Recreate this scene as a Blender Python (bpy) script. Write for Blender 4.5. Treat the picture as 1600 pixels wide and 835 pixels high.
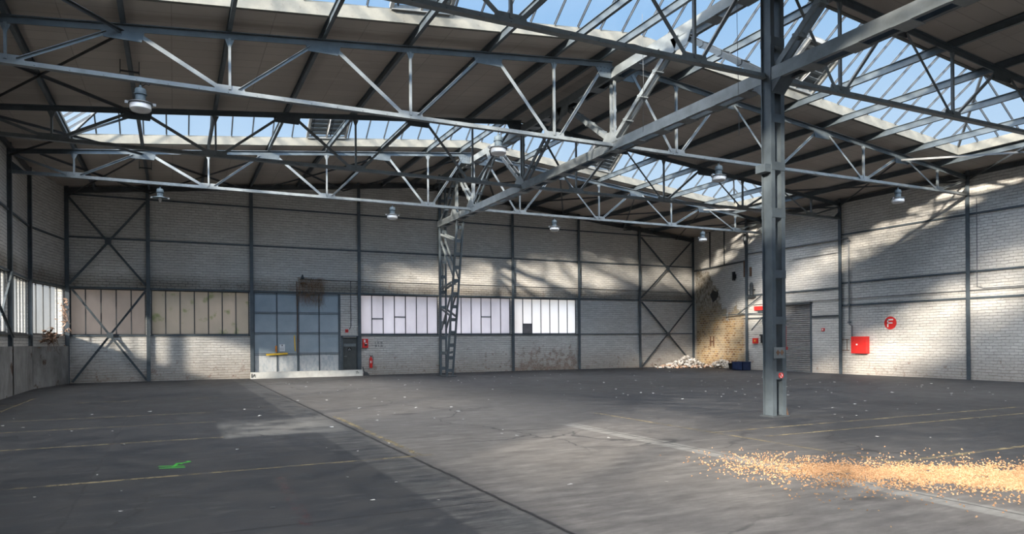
import bpy, bmesh, math, random
from mathutils import Vector, Matrix
C = bpy.context.scene
COL = C.collection
for o in list(bpy.data.objects): bpy.data.objects.remove(o)
R = random.Random(7)
Vc = Vector

# ------------------------------------------------------------------ camera, sky, sun, exposure
cam_d = bpy.data.cameras.new('camera'); cam = bpy.data.objects.new('camera', cam_d); COL.objects.link(cam)
F_PX, YAW, ROLL, V0, CAM_H = 1089.83, 0.4515, 0.0073, 533.12, 1.7
cam_d.sensor_fit = 'HORIZONTAL'; cam_d.sensor_width = 36.0; cam_d.lens = F_PX/1600*36
cam_d.shift_y = (V0-417.5)/1600; cam_d.clip_start = 0.05; cam_d.clip_end = 500
fw = Vc((math.sin(YAW), math.cos(YAW), 0)); rt = Vc((math.cos(YAW), -math.sin(YAW), 0)); up = Vc((0, 0, 1))
r2 = rt*math.cos(ROLL) - up*math.sin(ROLL); u2 = up*math.cos(ROLL) + rt*math.sin(ROLL)
cam.matrix_world = Matrix(((r2.x, u2.x, -fw.x, 0), (r2.y, u2.y, -fw.y, 0), (r2.z, u2.z, -fw.z, CAM_H), (0, 0, 0, 1)))
C.camera = cam
C.view_settings.view_transform = 'Standard'; C.view_settings.look = 'None'
C.view_settings.gamma = 1.0; C.view_settings.use_curve_mapping = False
C.view_settings.exposure = 0.0

w = bpy.data.worlds.new('sky'); C.world = w; w.use_nodes = True
nt = w.node_tree; nt.nodes.clear()
tc = nt.nodes.new('ShaderNodeTexCoord'); sx = nt.nodes.new('ShaderNodeSeparateXYZ'); nt.links.new(tc.outputs['Generated'], sx.inputs[0])
rp = nt.nodes.new('ShaderNodeValToRGB'); nt.links.new(sx.outputs['Z'], rp.inputs[0])
def stops(r, lst):
    e = r.color_ramp.elements
    while len(e) > 1: e.remove(e[0])
    e[0].position = lst[0][0]; e[0].color = (*lst[0][1], 1)
    for p, c in lst[1:]:
        x = e.new(p); x.color = (*c, 1)
stops(rp, [(0.0, (.20, .19, .17)), (0.02, (.85, .88, .93)), (0.20, (.53, .72, .92)), (0.42, (.29, .54, .87)), (0.52, (.45, .65, .95)), (0.70, (1.0, 1.0, 1.0)), (1.0, (1.0, 1.0, 1.0))])
mz = nt.nodes.new('ShaderNodeMapRange'); nt.links.new(sx.outputs['Z'], mz.inputs[0]); mz.inputs[1].default_value = .5; mz.inputs[2].default_value = .85; mz.inputs[3].default_value = 1.0; mz.inputs[4].default_value = 2.6
# sky boosted overhead and sunward, out of view, to fill the hall
dt = nt.nodes.new('ShaderNodeVectorMath'); dt.operation = 'DOT_PRODUCT'; nt.links.new(tc.outputs['Generated'], dt.inputs[0]); dt.inputs[1].default_value = (-.60, -.62, .50)
mr = nt.nodes.new('ShaderNodeMapRange'); nt.links.new(dt.outputs['Value'], mr.inputs[0])
mr.inputs[1].default_value = -.1; mr.inputs[2].default_value = .9; mr.inputs[3].default_value = 1.0; mr.inputs[4].default_value = 6.5
bg = nt.nodes.new('ShaderNodeBackground'); nt.links.new(rp.outputs[0], bg.inputs[0]); mm = nt.nodes.new('ShaderNodeMath'); mm.operation = 'MULTIPLY'; nt.links.new(mr.outputs[0], mm.inputs[0]); nt.links.new(mz.outputs[0], mm.inputs[1]); nt.links.new(mm.outputs[0], bg.inputs[1])
wo = nt.nodes.new('ShaderNodeOutputWorld'); nt.links.new(bg.outputs[0], wo.inputs[0])

sun_d = bpy.data.lights.new('sun', 'SUN'); sun_d.energy = 16.0; sun_d.angle = math.radians(3.0); sun_d.color = (1.0, .90, .76)
sun = bpy.data.objects.new('sun', sun_d); COL.objects.link(sun)
SUN_DIR = Vc((1.0, .70, -.318)).normalized()
sun.rotation_euler = SUN_DIR.to_track_quat('-Z', 'Y').to_euler(); sun.location = (-30, -20, 20)

# ------------------------------------------------------------------ node / material helpers
class NB:
    def __init__(s, name):
        s.m = bpy.data.materials.new(name); s.m.use_nodes = True; s.t = s.m.node_tree; s.t.nodes.clear()
        s.out = s.t.nodes.new('ShaderNodeOutputMaterial')
    def n(s, typ, **k):
        x = s.t.nodes.new(typ)
        for a, b in k.items(): setattr(x, a, b)
        return x
    def l(s, a, b): s.t.links.new(a, b)
    def set(s, sock, v):
        if isinstance(v, bpy.types.NodeSocket): s.l(v, sock)
        elif isinstance(v, (tuple, list)) and len(v) == 3 and sock.type == 'RGBA': sock.default_value = (*v, 1)
        else: sock.default_value = v
    def math(s, op, a, b=0.0, clamp=False):
        x = s.n('ShaderNodeMath', operation=op, use_clamp=clamp); s.set(x.inputs[0], a); s.set(x.inputs[1], b); return x.outputs[0]
    def mix(s, f, a, b, mode='MIX'):
        x = s.n('ShaderNodeMixRGB', blend_type=mode); s.set(x.inputs[0], f); s.set(x.inputs[1], a); s.set(x.inputs[2], b); return x.outputs[0]
    def pos(s):
        g = s.n('ShaderNodeNewGeometry'); return g.outputs['Position']
    def sep(s, v):
        x = s.n('ShaderNodeSeparateXYZ'); s.l(v, x.inputs[0]); return x.outputs
    def comb(s, a, b, c=0.0):
        x = s.n('ShaderNodeCombineXYZ')
        for i, q in enumerate((a, b, c)): s.set(x.inputs[i], q)
        return x.outputs[0]
    def noise(s, vec, scale, detail=4.0, rough=.55):
        x = s.n('ShaderNodeTexNoise'); s.l(vec, x.inputs['Vector']); x.inputs['Scale'].default_value = scale
        x.inputs['Detail'].default_value = detail; x.inputs['Roughness'].default_value = rough; return x.outputs['Fac']
    def scl(s, vec, v):
        x = s.n('ShaderNodeMapping'); s.l(vec, x.inputs[0]); x.inputs['Scale'].default_value = v; return x.outputs[0]
    def ramp(s, f, a, b, lo=0.0, hi=1.0):
        x = s.n('ShaderNodeMapRange'); x.clamp = True; s.set(x.inputs[0], f)
        for i, q in enumerate((a, b, lo, hi)): s.set(x.inputs[i+1], q)
        return x.outputs[0]
    def bump(s, h, strength=.3, dist=.01):
        x = s.n('ShaderNodeBump'); x.inputs['Strength'].default_value = strength; x.inputs['Distance'].default_value = dist; s.l(h, x.inputs['Height']); return x.outputs[0]
    def pbr(s, col, rough=.6, metal=0.0, bump=None, spec=.5):
        x = s.n('ShaderNodeBsdfPrincipled'); s.set(x.inputs['Base Color'], col); s.set(x.inputs['Roughness'], rough); s.set(x.inputs['Metallic'], metal)
        x.inputs['Specular IOR Level'].default_value = spec
        if bump is not None: s.l(bump, x.inputs['Normal'])
        s.l(x.outputs[0], s.out.inputs[0]); return s.m

def mat_plain(name, col, rough=.55, metal=0.0, var=.15, scale=6.0, spec=.4):
    b = NB(name); p = b.pos(); n = b.noise(p, scale, 5)
    c = b.mix(b.ramp(n, .3, .7), tuple(x*(1-var) for x in col), tuple(min(1, x*(1+var)) for x in col))
    return b.pbr(c, rough, metal, b.bump(n, .08, .004), spec)

def mat_steel(name, col, rust=.15):
    b = NB(name); p = b.pos(); n = b.noise(p, 2.5, 6, .6); n2 = b.noise(p, 22, 4, .6)
    c = b.mix(b.ramp(n, .35, .65), tuple(x*.8 for x in col), tuple(x*1.18 for x in col))
    c = b.mix(b.ramp(n2, .66, .74, 0, rust*2), c, (.10, .06, .04))
    c = b.mix(b.ramp(n2, .30, .24, 0, .5), c, tuple(min(1, x*1.9) for x in col))
    return b.pbr(c, .48, 0.0, b.bump(n2, .12, .004), .5)

def mat_brick(name, axis, bare=0.0, band=True, exposed=False, low=1.0):
    b = NB(name); P = b.pos(); s = b.sep(P); hor = s[0] if axis == 'x' else s[1]; z = s[2]
    v = b.comb(hor, z)
    wob = b.noise(P, 1.3, 3); v2 = b.comb(b.math('ADD', hor, b.math('MULTIPLY', b.noise(P, 4.0, 3), .22)), b.math('ADD', z, b.math('MULTIPLY', b.noise(P, 2.2, 5, .65), .085)))
    def bt(wd, rh, ms, c1, c2, cm):
        x = b.n('ShaderNodeTexBrick'); b.l(v2, x.inputs['Vector']); x.inputs['Scale'].default_value = 1.0
        x.inputs['Brick Width'].default_value = wd; x.inputs['Row Height'].default_value = rh; x.inputs['Mortar Size'].default_value = ms
        x.inputs['Mortar Smooth'].default_value = .35; x.inputs['Bias'].default_value = 0.0
        b.set(x.inputs['Color1'], c1); b.set(x.inputs['Color2'], c2); b.set(x.inputs['Mortar'], cm); return x
    b1 = bt(.30, .118, .011, (.71, .685, .645), (.60, .578, .54), (.56, .54, .505))
    big = b.noise(b.scl(P, (1, 1, .45)), .55, 5, .6); mid = b.noise(P, 3.5, 8, .7); fine = b.noise(b.scl(v, (1, 3.2, 1)), 9, 6, .65)
    col = b.mix(b.ramp(big, .35, .68, 0, .45), b1.outputs['Color'], (.50, .475, .44), 'MIX')
    # raking shadows live in the mortar only where the joints were never filled with paint
    jm = b.math('MULTIPLY', b1.outputs['Fac'], b.ramp(fine, .40, .58))
    col = b.mix(b.math('MULTIPLY', jm, .22), col, (.12, .105, .09))
    fr = b.math('ABSOLUTE', b.math('SUBTRACT', b.math('FRACT', b.math('DIVIDE', b.math('ADD', b.sep(v2)[1], 0.0), .118)), .5))
    stk = b.noise(b.scl(v, (1.1, 7.0, 1)), 1.6, 4, .7)
    hj = b.math('MULTIPLY', b.ramp(fr, .38, .48), b.ramp(stk, .44, .58, .10, 1.0))
    col = b.mix(b.math('MULTIPLY', hj, .85), col, (.13, .118, .105))
    # paint lost: brown brick shows, mostly low on the wall
    lowz = b.ramp(z, .1, 1.7, .14*low, 0.0)
    bandz = b.math('MULTIPLY', b.ramp(z, 4.05, 4.15), b.ramp(z, 4.45, 4.95, 1.0, 0.0)) if band else 0.0
    thr = b.math('ADD', b.math('ADD', mid, lowz), b.math('MULTIPLY', bandz, .11) if band else 0.0)
    if axis == 'x': thr = b.math('ADD', thr, b.math('MULTIPLY', b.math('MULTIPLY', b.ramp(hor, 16.5, 18.5), b.ramp(hor, 22.0, 21.3)), b.ramp(z, 2.1, 1.2, 0, .11)))
    loss = b.ramp(thr, .655-bare, .76-bare)
    loss = b.math('MULTIPLY', loss, b.ramp(fine, .35, .5))
    b2 = bt(.30, .118, .012, (.27, .14, .10), (.19, .12, .09), (.40, .37, .33))
    col = b.mix(b.math('MULTIPLY', loss, .85), col, b2.outputs['Color'])
    if band: col = b.mix(b.math('MULTIPLY', bandz, b.ramp(big, .3, .6, .45, .85)), col, b.mix(b1.outputs['Fac'], (.25, .225, .19), (.06, .052, .045)))
    damp = b.ramp(b.math('ADD', b.math('MULTIPLY', z, .9), b.math('MULTIPLY', mid, 1.4)), .65, 1.9, .5*low, 0)
    col = b.mix(damp, col, (.24, .18, .13), 'MIX')
    if exposed:
        b3 = bt(.34, .135, .016, (.44, .29, .14), (.19, .105, .055), (.56, .49, .36))
        pn = b.noise(P, 1.1, 6, .65); pf = b.noise(P, 5.0, 6, .7)
        zl = b.ramp(hor, 31.8, 33.6, 3.3, 5.9)
        m = b.math('SUBTRACT', zl, z); m = b.math('ADD', m, b.math('MULTIPLY', b.math('SUBTRACT', pn, .5), 3.2)); m = b.math('ADD', m, b.math('MULTIPLY', b.math('SUBTRACT', pf, .5), 1.6))
        m = b.ramp(m, -.08, .12); side = b.math('MULTIPLY', b.ramp(hor, 29.4, 29.9), b.ramp(hor, 35.4, 35.0)); m = b.math('MULTIPLY', m, side)
        cc = b.mix(b.ramp(z, 2.8, 4.0), b3.outputs['Color'], b.mix(b.ramp(pf, .4, .6), (.17, .14, .10), (.42, .39, .34)))
        cc = b.mix(b.ramp(pf, .62, .70), cc, (.42, .17, .10)); cc = b.mix(b.ramp(pf, .36, .30, 0, .7), cc, (.08, .06, .045))
        pat = b.math('MULTIPLY', b.ramp(pn, .46, .5), b.ramp(z, 4.2, 3.2))
        cc = b.mix(b.math('MULTIPLY', pat, .35), cc, (.50, .44, .33))
        col = b.mix(m, col, cc)
        bh = b.math('SUBTRACT', 1.0, b.math('MAXIMUM', b1.outputs['Fac'], b.math('MULTIPLY', m, 1.6)))
    else: bh = b.math('SUBTRACT', 1.0, b1.outputs['Fac'])
    h = b.math('ADD', b.math('MULTIPLY', bh, .6), b.math('MULTIPLY', mid, .8))
    h = b.math('ADD', h, b.math('MULTIPLY', fine, .55))
    return b.pbr(col, .85, 0, b.bump(h, .9, .03), .2)

def mat_floor():
    b = NB('worn_screed'); P = b.pos(); s = b.sep(P); x, y = s[0], s[1]
    n1 = b.noise(P, .22, 6, .6); n2 = b.noise(P, 1.4, 8, .65); n3 = b.noise(b.scl(P, (.6, 2.2, 1)), 2.6, 8, .7); n4 = b.noise(P, 38, 3, .7)
    c = b.mix(b.ramp(n1, .36, .62), (.018, .021, .027), (.036, .038, .043))
    c = b.mix(b.ramp(n2, .42, .70, 0, .55), c, (.08, .076, .073))
    c = b.mix(b.ramp(n3, .55, .75, 0, .5), c, (.16, .152, .145))
    c = b.mix(b.ramp(n2, .38, .28, 0, .8), c, (.030, .030, .033))
    # paler screed right of the long joint, lightened further to mimic sun on it
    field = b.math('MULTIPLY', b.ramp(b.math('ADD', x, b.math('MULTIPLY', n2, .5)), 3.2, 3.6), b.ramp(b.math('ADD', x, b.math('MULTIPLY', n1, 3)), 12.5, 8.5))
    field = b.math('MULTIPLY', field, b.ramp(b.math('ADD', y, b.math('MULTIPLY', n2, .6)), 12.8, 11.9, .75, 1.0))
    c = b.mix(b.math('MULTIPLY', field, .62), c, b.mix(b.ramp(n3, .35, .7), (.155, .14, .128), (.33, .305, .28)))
    # sun patch from the left windows, painted pale left of the joint
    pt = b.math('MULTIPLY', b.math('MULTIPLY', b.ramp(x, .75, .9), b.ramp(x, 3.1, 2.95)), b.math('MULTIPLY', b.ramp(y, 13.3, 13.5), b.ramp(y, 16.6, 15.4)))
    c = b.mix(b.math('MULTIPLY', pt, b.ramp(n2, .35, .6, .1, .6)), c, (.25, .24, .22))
    # strips beside the joints
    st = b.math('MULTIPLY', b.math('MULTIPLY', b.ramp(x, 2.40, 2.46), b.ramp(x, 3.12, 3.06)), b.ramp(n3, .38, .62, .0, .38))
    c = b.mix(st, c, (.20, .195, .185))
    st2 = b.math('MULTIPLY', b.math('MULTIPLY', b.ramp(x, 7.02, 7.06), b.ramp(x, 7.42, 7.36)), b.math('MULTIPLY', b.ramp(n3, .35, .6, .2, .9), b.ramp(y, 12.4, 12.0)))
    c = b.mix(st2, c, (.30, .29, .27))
    def joint(coord, pos, wd, jit, strength, lo=None, hi=None, other=None):
        d = b.math('ABSOLUTE', b.math('SUBTRACT', b.math('ADD', coord, b.math('MULTIPLY', b.math('SUBTRACT', n2, .5), jit)), pos))
        m = b.math('MULTIPLY', b.ramp(d, wd, wd*.35), strength)
        if lo is not None: m = b.math('MULTIPLY', m, b.math('MULTIPLY', b.ramp(other, lo, lo+.1), b.ramp(other, hi, hi-.1)))
        return m
    js = [joint(x, 3.14, .035, .10, .95), joint(x, 7.30, .025, .10, .7, -8, 12.2, y), joint(y, 11.25, .022, .12, .8, -5, 3.1, x), joint(y, 11.85, .022, .20, .7, 3.1, 7.2, x),
          joint(y, 6.75, .022, .10, .8, -5, 3.1, x), joint(x, 13.9, .03, .1, .7, -8, 13, y), joint(y, 17.6, .02, .1, .5, -5, 29, x), joint(y, 23.8, .02, .1, .5, -5, 29, x), joint(x, -.95, .02, .15, .35), joint(x, 18.1, .02, .1, .4)]
    j = js[0]
    for q in js[1:]: j = b.math('MAXIMUM', j, q)
    c = b.mix(j, c, (.016, .016, .018))
    # wandering hair cracks
    vo = b.n('ShaderNodeTexVoronoi'); vo.feature = 'DISTANCE_TO_EDGE'; vo.inputs['Scale'].default_value = .33
    wv = b.n('ShaderNodeVectorMath', operation='ADD'); b.l(P, wv.inputs[0]); ns = b.n('ShaderNodeTexNoise'); b.l(P, ns.inputs['Vector']); ns.inputs['Scale'].default_value = .9; ns.inputs['Detail'].default_value = 6
    b.l(ns.outputs['Color'], wv.inputs[1]); b.l(wv.outputs[0], vo.inputs['Vector'])
    c = b.mix(b.math('MULTIPLY', b.ramp(vo.outputs['Distance'], .010, .003), b.ramp(n1, .45, .55, 0, .7)), c, (.025, .025, .027))
    # pale scuffs, specks and oil
    c = b.mix(b.ramp(n4, .70, .78, 0, .55), c, (.34, .33, .31))
    oil = b.noise(b.scl(P, (.5, .9, 1)), 1.0, 3, .5); c = b.mix(b.ramp(oil, .66, .72, 0, .55), c, (.022, .022, .024))
    rough = b.ramp(n2, .3, .7, .50, .78)
    h = b.math('SUBTRACT', b.math('ADD', b.math('MULTIPLY', n2, .7), b.math('MULTIPLY', n4, .25)), b.math('MULTIPLY', j, .8))
    return b.pbr(c, rough, 0, b.bump(h, .35, .012), .35)

def mat_deck():
    b = NB('deck_underside'); P = b.pos(); s = b.sep(P)
    n = b.noise(b.scl(P, (.35, 1.6, 1)), 1.2, 7, .65); n2 = b.noise(P, .35, 4)
    k = b.n('ShaderNodeTexBrick'); b.l(b.comb(s[0], s[1]), k.inputs['Vector']); k.inputs['Scale'].default_value = 1; k.inputs['Brick Width'].default_value = 2.14; k.inputs['Row Height'].default_value = .5
    k.inputs['Mortar Size'].default_value = .012; k.offset = 0
    b.set(k.inputs['Color1'], (.50, .445, .39)); b.set(k.inputs['Color2'], (.45, .40, .35)); b.set(k.inputs['Mortar'], (.35, .31, .27))
    c = b.mix(b.ramp(n2, .4, .65, 0, .45), k.outputs['Color'], (.34, .30, .265))
    peel = b.math('MULTIPLY', b.ramp(n, .58, .62), b.ramp(n2, .48, .60))
    c = b.mix(b.math('MULTIPLY', peel, .5), c, (.50, .455, .405))
    return b.pbr(c, .9, 0, b.bump(n, .25, .01), .15)

def mat_curb():
    b = NB('peeling_whitewash'); P = b.pos(); n = b.noise(P, 1.5, 6, .65); n2 = b.noise(b.scl(P, (1, 1, 1.6)), 9, 7, .7)
    c = b.mix(b.ramp(n, .4, .65), (.19, .186, .162), (.14, .14, .127)); c = b.mix(b.math('MULTIPLY', b.ramp(n2, .60, .63), b.ramp(n, .42, .56)), c, (.12, .11, .10))
    return b.pbr(c, .8, 0, b.bump(n2, .4, .01), .2)

def mat_plaster():
    b = NB('stained_render'); P = b.pos(); n = b.noise(b.scl(P, (1, .7, .5)), 1.6, 7, .65); n2 = b.noise(P, .9, 6, .6)
    c = b.mix(b.ramp(n, .35, .65), (.17, .165, .16), (.36, .35, .34)); c = b.mix(b.ramp(n2, .60, .63), c, (.12, .085, .065))
    return b.pbr(c, .85, 0, b.bump(b.math('ADD', n, n2), .5, .02), .2)

def mat_pane(name, c1, c2, clear=.2, scale=1.0, trans=.75, c3=None, rough=.15):
    """frosted / clear glass: scattering and straight-through shares, no emission"""
    b = NB(name); P = b.pos(); n = b.noise(b.scl(P, (1, 1, .5)), scale, 5, .55)
    c = b.mix(b.ramp(n, .35, .65), c1, c2)
    if c3: n2 = b.noise(P, 1.6, 5, .6); c = b.mix(b.ramp(n2, .56, .66, 0, .8), c, c3)
    tl = b.n('ShaderNodeBsdfTranslucent'); b.set(tl.inputs[0], c); tp = b.n('ShaderNodeBsdfTransparent'); b.set(tp.inputs[0], (trans, trans*1.01, trans*1.02))
    gl = b.n('ShaderNodeBsdfGlossy'); gl.inputs['Roughness'].default_value = rough; gl.inputs[0].default_value = (.8, .8, .8, 1)
    m = b.n('ShaderNodeMixShader'); m.inputs[0].default_value = clear; b.l(tl.outputs[0], m.inputs[1]); b.l(tp.outputs[0], m.inputs[2])
    m2 = b.n('ShaderNodeMixShader'); m2.inputs[0].default_value = .04; b.l(m.outputs[0], m2.inputs[1]); b.l(gl.outputs[0], m2.inputs[2]); b.l(m2.outputs[0], b.out.inputs[0]); return b.m

M = {}
M['steel'] = mat_steel('blue_grey_steel_paint', (.078, .096, .11))
M['steel_light'] = mat_steel('grey_steel_paint', (.17, .19, .20), .1)
M['steel_dark'] = mat_steel('dark_steel', (.055, .062, .068))
M['brick_x'] = mat_brick('whitewashed_brick_back', 'x')
M['brick_y'] = mat_brick('whitewashed_brick_right', 'y', band=False, low=.8)
M['brick_l'] = mat_brick('whitewashed_brick_left', 'y', bare=.03, band=True)
M['brick_e'] = mat_brick('exposed_brick_corner', 'y', band=False, exposed=True)
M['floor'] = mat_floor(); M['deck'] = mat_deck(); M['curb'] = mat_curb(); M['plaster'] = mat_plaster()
M['sky_glass'] = mat_pane('wired_roof_glass', (.6, .68, .8), (.75, .8, .85), .975, .5, .94)
M['pane_beige'] = mat_pane('view_tint_glass_beige', (.40, .355, .325), (.32, .285, .26), .10, .8)  # hues of the view outside tinted into the glass
M['pane_green'] = mat_pane('view_tint_glass_green', (.40, .36, .32), (.33, .31, .275), .10, .9, c3=(.20, .235, .13))  # greenery outside put into the glass colour as green blobs
M['pane_white'] = mat_pane('frosted_glass_white', (.74, .71, .74), (.62, .59, .62), .16, .7)
M['pane_bright'] = mat_pane('frosted_glass_bright', (.95, .93, .92), (.9, .86, .84), .18, .7)
M['pane_clear'] = mat_pane('thin_dusty_glass', (.5, .5, .5), (.4, .4, .4), .95, 1.2, .92)
M['pane_left'] = mat_pane('frosted_glass_left', (.16, .16, .15), (.10, .10, .09), .70, 1.2, .85)
M['pane_blank'] = mat_plain('grey_blanking_board', (.22, .20, .20))
M['door_blue'] = None
def mat_door():
    b = NB('faded_blue_door_paint'); P = b.pos(); s = b.sep(P); n = b.noise(P, 1.2, 6, .6); n2 = b.noise(b.scl(P, (1, 1, .5)), 7, 7, .7)
    c = b.mix(b.ramp(n, .35, .65), (.29, .35, .395), (.36, .42, .46)); low = b.ramp(s[2], 1.25, 1.05)
    c = b.mix(b.math('MULTIPLY', low, b.ramp(n2, .40, .55, .35, .9)), c, (.60, .60, .59)); c = b.mix(b.ramp(n2, .66, .72, 0, .7), c, (.13, .12, .11))
    rust = b.math('MULTIPLY', b.math('MULTIPLY', b.ramp(s[0], 5.4, 5.9), b.ramp(s[0], 6.9, 6.4)), b.ramp(b.math('ADD', s[2], b.math('MULTIPLY', n, 1.3)), 3.9, 4.7))
    c = b.mix(b.math('MULTIPLY', rust, .7), c, (.13, .085, .055)); return b.pbr(c, .55, 0, b.bump(n2, .12, .006), .4)
M['door_blue'] = mat_door()
M['door_grey'] = mat_plain('dark_grey_door', (.075, .08, .078), .5)
M['kick'] = mat_plain('pale_door_band', (.17, .19, .20), .5)
M['concrete_white'] = mat_plain('white_concrete', (.62, .61, .57), .8, 0, .12, 4)
M['red'] = mat_plain('red_enamel', (.72, .035, .03), .35, 0, .06)
M['red_dark'] = mat_plain('dull_red', (.35, .03, .03), .5)
M['white'] = mat_plain('white_enamel', (.80, .79, .77), .45, 0, .05)
M['black'] = mat_plain('black_plastic', (.02, .02, .022), .45)
M['navy'] = mat_plain('navy_plastic', (.02, .035, .09), .4)
M['yellow'] = mat_plain('yellow_bar', (.75, .48, .05), .45)
M['orange'] = mat_plain('orange_tag', (.75, .25, .03), .5)
M['pipe'] = mat_plain('zinc_pipe', (.20, .205, .21), .45, .3)
M['lamp_body'] = mat_plain('lamp_housing', (.09, .12, .14), .6, 0)
M['lamp_glass'] = mat_plain('opal_glass', (.68, .68, .68), .25, 0, .04, spec=.6)
M['roller'] = mat_plain('roller_slats', (.33, .32, .315), .45, .3)
M['rubble'] = mat_plain('torn_plaster_and_film', (.56, .53, .50), .8, 0, .35, 5)
M['rubble_pink'] = mat_plain('brick_dust', (.50, .33, .24), .9, 0, .3, 5)
M['chip'] = mat_plain('tan_wood_chips', (.36, .20, .10), .85, 0, .45, 20)
M['chip2'] = mat_plain('pale_wood_chips', (.44, .28, .16), .85, 0, .3, 20)
M['scrap'] = mat_plain('pale_scrap', (.62, .61, .60), .8)
M['green_spray'] = mat_plain('green_spray_paint', (.07, .55, .06), .5)
M['red_spray'] = mat_plain('red_spray_paint', (.22, .06, .06), .7)
M['louvre'] = mat_plain('louvre_metal', (.22, .225, .22), .5, .2)
M['rust'] = mat_plain('rusty_iron', (.16, .09, .055), .8, 0, .3)
M['ground'] = mat_plain('outdoor_gravel', (.22, .21, .19), .9)
M['twig'] = mat_plain('dry_twigs', (.25, .15, .085), .9, 0, .3)
M['paper'] = mat_plain('paper', (.72, .74, .76), .7)
def mat_line():
    b = NB('worn_yellow_line_paint'); P = b.pos(); n = b.noise(P, 5, 8, .7); n2 = b.noise(P, .7, 3)
    c = b.mix(b.ramp(n, .3, .7), (.24, .19, .11), (.36, .29, .16))
    d = b.n('ShaderNodeBsdfPrincipled'); b.l(c, d.inputs['Base Color']); d.inputs['Roughness'].default_value = .7
    t = b.n('ShaderNodeBsdfTransparent'); m = b.n('ShaderNodeMixShader'); b.l(b.math('MULTIPLY', b.ramp(n, .40, .56), b.ramp(n2, .35, .6, .35, .9)), m.inputs[0]); b.l(t.outputs[0], m.inputs[1]); b.l(d.outputs[0], m.inputs[2])
    b.l(m.outputs[0], b.out.inputs[0]); return b.m
M['line'] = mat_line()
def mat_spray(name, col, lo):
    b = NB(name); P = b.pos(); n = b.noise(P, 9, 6, .7); d = b.n('ShaderNodeBsdfPrincipled'); b.set(d.inputs['Base Color'], col); d.inputs['Roughness'].default_value = .7
    t = b.n('ShaderNodeBsdfTransparent'); m = b.n('ShaderNodeMixShader'); b.l(b.ramp(n, lo, lo+.25, 0, .5), m.inputs[0]); b.l(t.outputs[0], m.inputs[1]); b.l(d.outputs[0], m.inputs[2]); b.l(m.outputs[0], b.out.inputs[0]); return b.m
M['red_spray'] = mat_spray('red_spray_paint_thin', (.22, .06, .06), .50)

# ------------------------------------------------------------------ mesh helpers
def box(bm, lo, hi):
    x0, y0, z0 = lo; x1, y1, z1 = hi
    v = [bm.verts.new(p) for p in ((x0,y0,z0),(x1,y0,z0),(x1,y1,z0),(x0,y1,z0),(x0,y0,z1),(x1,y0,z1),(x1,y1,z1),(x0,y1,z1))]
    for f in ((0,3,2,1),(4,5,6,7),(0,1,5,4),(1,2,6,5),(2,3,7,6),(3,0,4,7)): bm.faces.new([v[i] for i in f])
def beam(bm, p0, p1, wd, ht, ref=(0,0,1), off=(0,0)):
    """rectangular bar p0-p1; wd along side, ht along the ref-ish direction; off shifts (side, up)"""
    p0, p1 = Vc(p0), Vc(p1); d = (p1-p0).normalized(); r = Vc(ref)
    if abs(d.dot(r)) > .98: r = Vc((0, 1, 0)) if abs(d.y) < .9 else Vc((1, 0, 0))
    s = d.cross(r).normalized(); u = s.cross(d).normalized()
    o = s*off[0]+u*off[1]; vs = []
    for p in (p0, p1):
        for a, b_ in ((-1,-1),(1,-1),(1,1),(-1,1)): vs.append(bm.verts.new(p+o+s*(a*wd/2)+u*(b_*ht/2)))
    for f in ((0,1,2,3),(7,6,5,4),(0,4,5,1),(1,5,6,2),(2,6,7,3),(3,7,4,0)): bm.faces.new([vs[i] for i in f])
def tee(bm, p0, p1, wd, ht, t, flange_top=False, ref=(0,0,1)):
    sg = 1 if flange_top else -1
    beam(bm, p0, p1, wd, t, ref, (0, sg*(ht/2-t/2))); beam(bm, p0, p1, t*1.6, ht-t, ref, (0, -sg*t/2))
def angle(bm, p0, p1, wd, ht, t, ref=(0,0,1)):
    beam(bm, p0, p1, wd, t, ref, (0, ht/2-t/2)); beam(bm, p0, p1, t, ht-t, ref, (-wd/2+t/2, -t/2))
def ibeam(bm, p0, p1, wd, ht, t, ref=(0,0,1)):
    beam(bm, p0, p1, wd, t, ref, (0, ht/2-t/2)); beam(bm, p0, p1, wd, t, ref, (0, -ht/2+t/2)); beam(bm, p0, p1, t*.8, ht-2*t, ref)
def chan(bm, p0, p1, ht, fl, t, side=1, ref=(0,0,1)):
    beam(bm, p0, p1, t, ht, ref, (0, 0)); beam(bm, p0, p1, fl, t, ref, (side*fl/2, ht/2-t/2)); beam(bm, p0, p1, fl, t, ref, (side*fl/2, -ht/2+t/2))
def tube(bm, pts, r, n=10):
    pts = [Vc(p) for p in pts]; rings = []
    for i, p in enumerate(pts):
        d = (pts[min(i+1, len(pts)-1)]-pts[max(i-1, 0)]).normalized(); a = Vc((0,0,1)) if abs(d.z) < .9 else Vc((1,0,0))
        s = d.cross(a).normalized(); u = s.cross(d); rr = r[i] if isinstance(r, (list, tuple)) else r
        rings.append([bm.verts.new(p+s*(rr*math.cos(2*math.pi*k/n))+u*(rr*math.sin(2*math.pi*k/n))) for k in range(n)])
    for a, b_ in zip(rings, rings[1:]):
        for k in range(n): bm.faces.new((a[k], a[(k+1)%n], b_[(k+1)%n], b_[k]))
    bm.faces.new(rings[0][::-1]); bm.faces.new(rings[-1])
def lathe(bm, prof, cx=0, cy=0, n=24):
    rings = [[bm.verts.new((cx+r*math.cos(2*math.pi*k/n), cy+r*math.sin(2*math.pi*k/n), z)) for k in range(n)] for r, z in prof]
    for a, b_ in zip(rings, rings[1:]):
        for k in range(n): bm.faces.new((a[k], a[(k+1)%n], b_[(k+1)%n], b_[k]))
    bm.faces.new(rings[0][::-1]); bm.faces.new(rings[-1])
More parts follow.
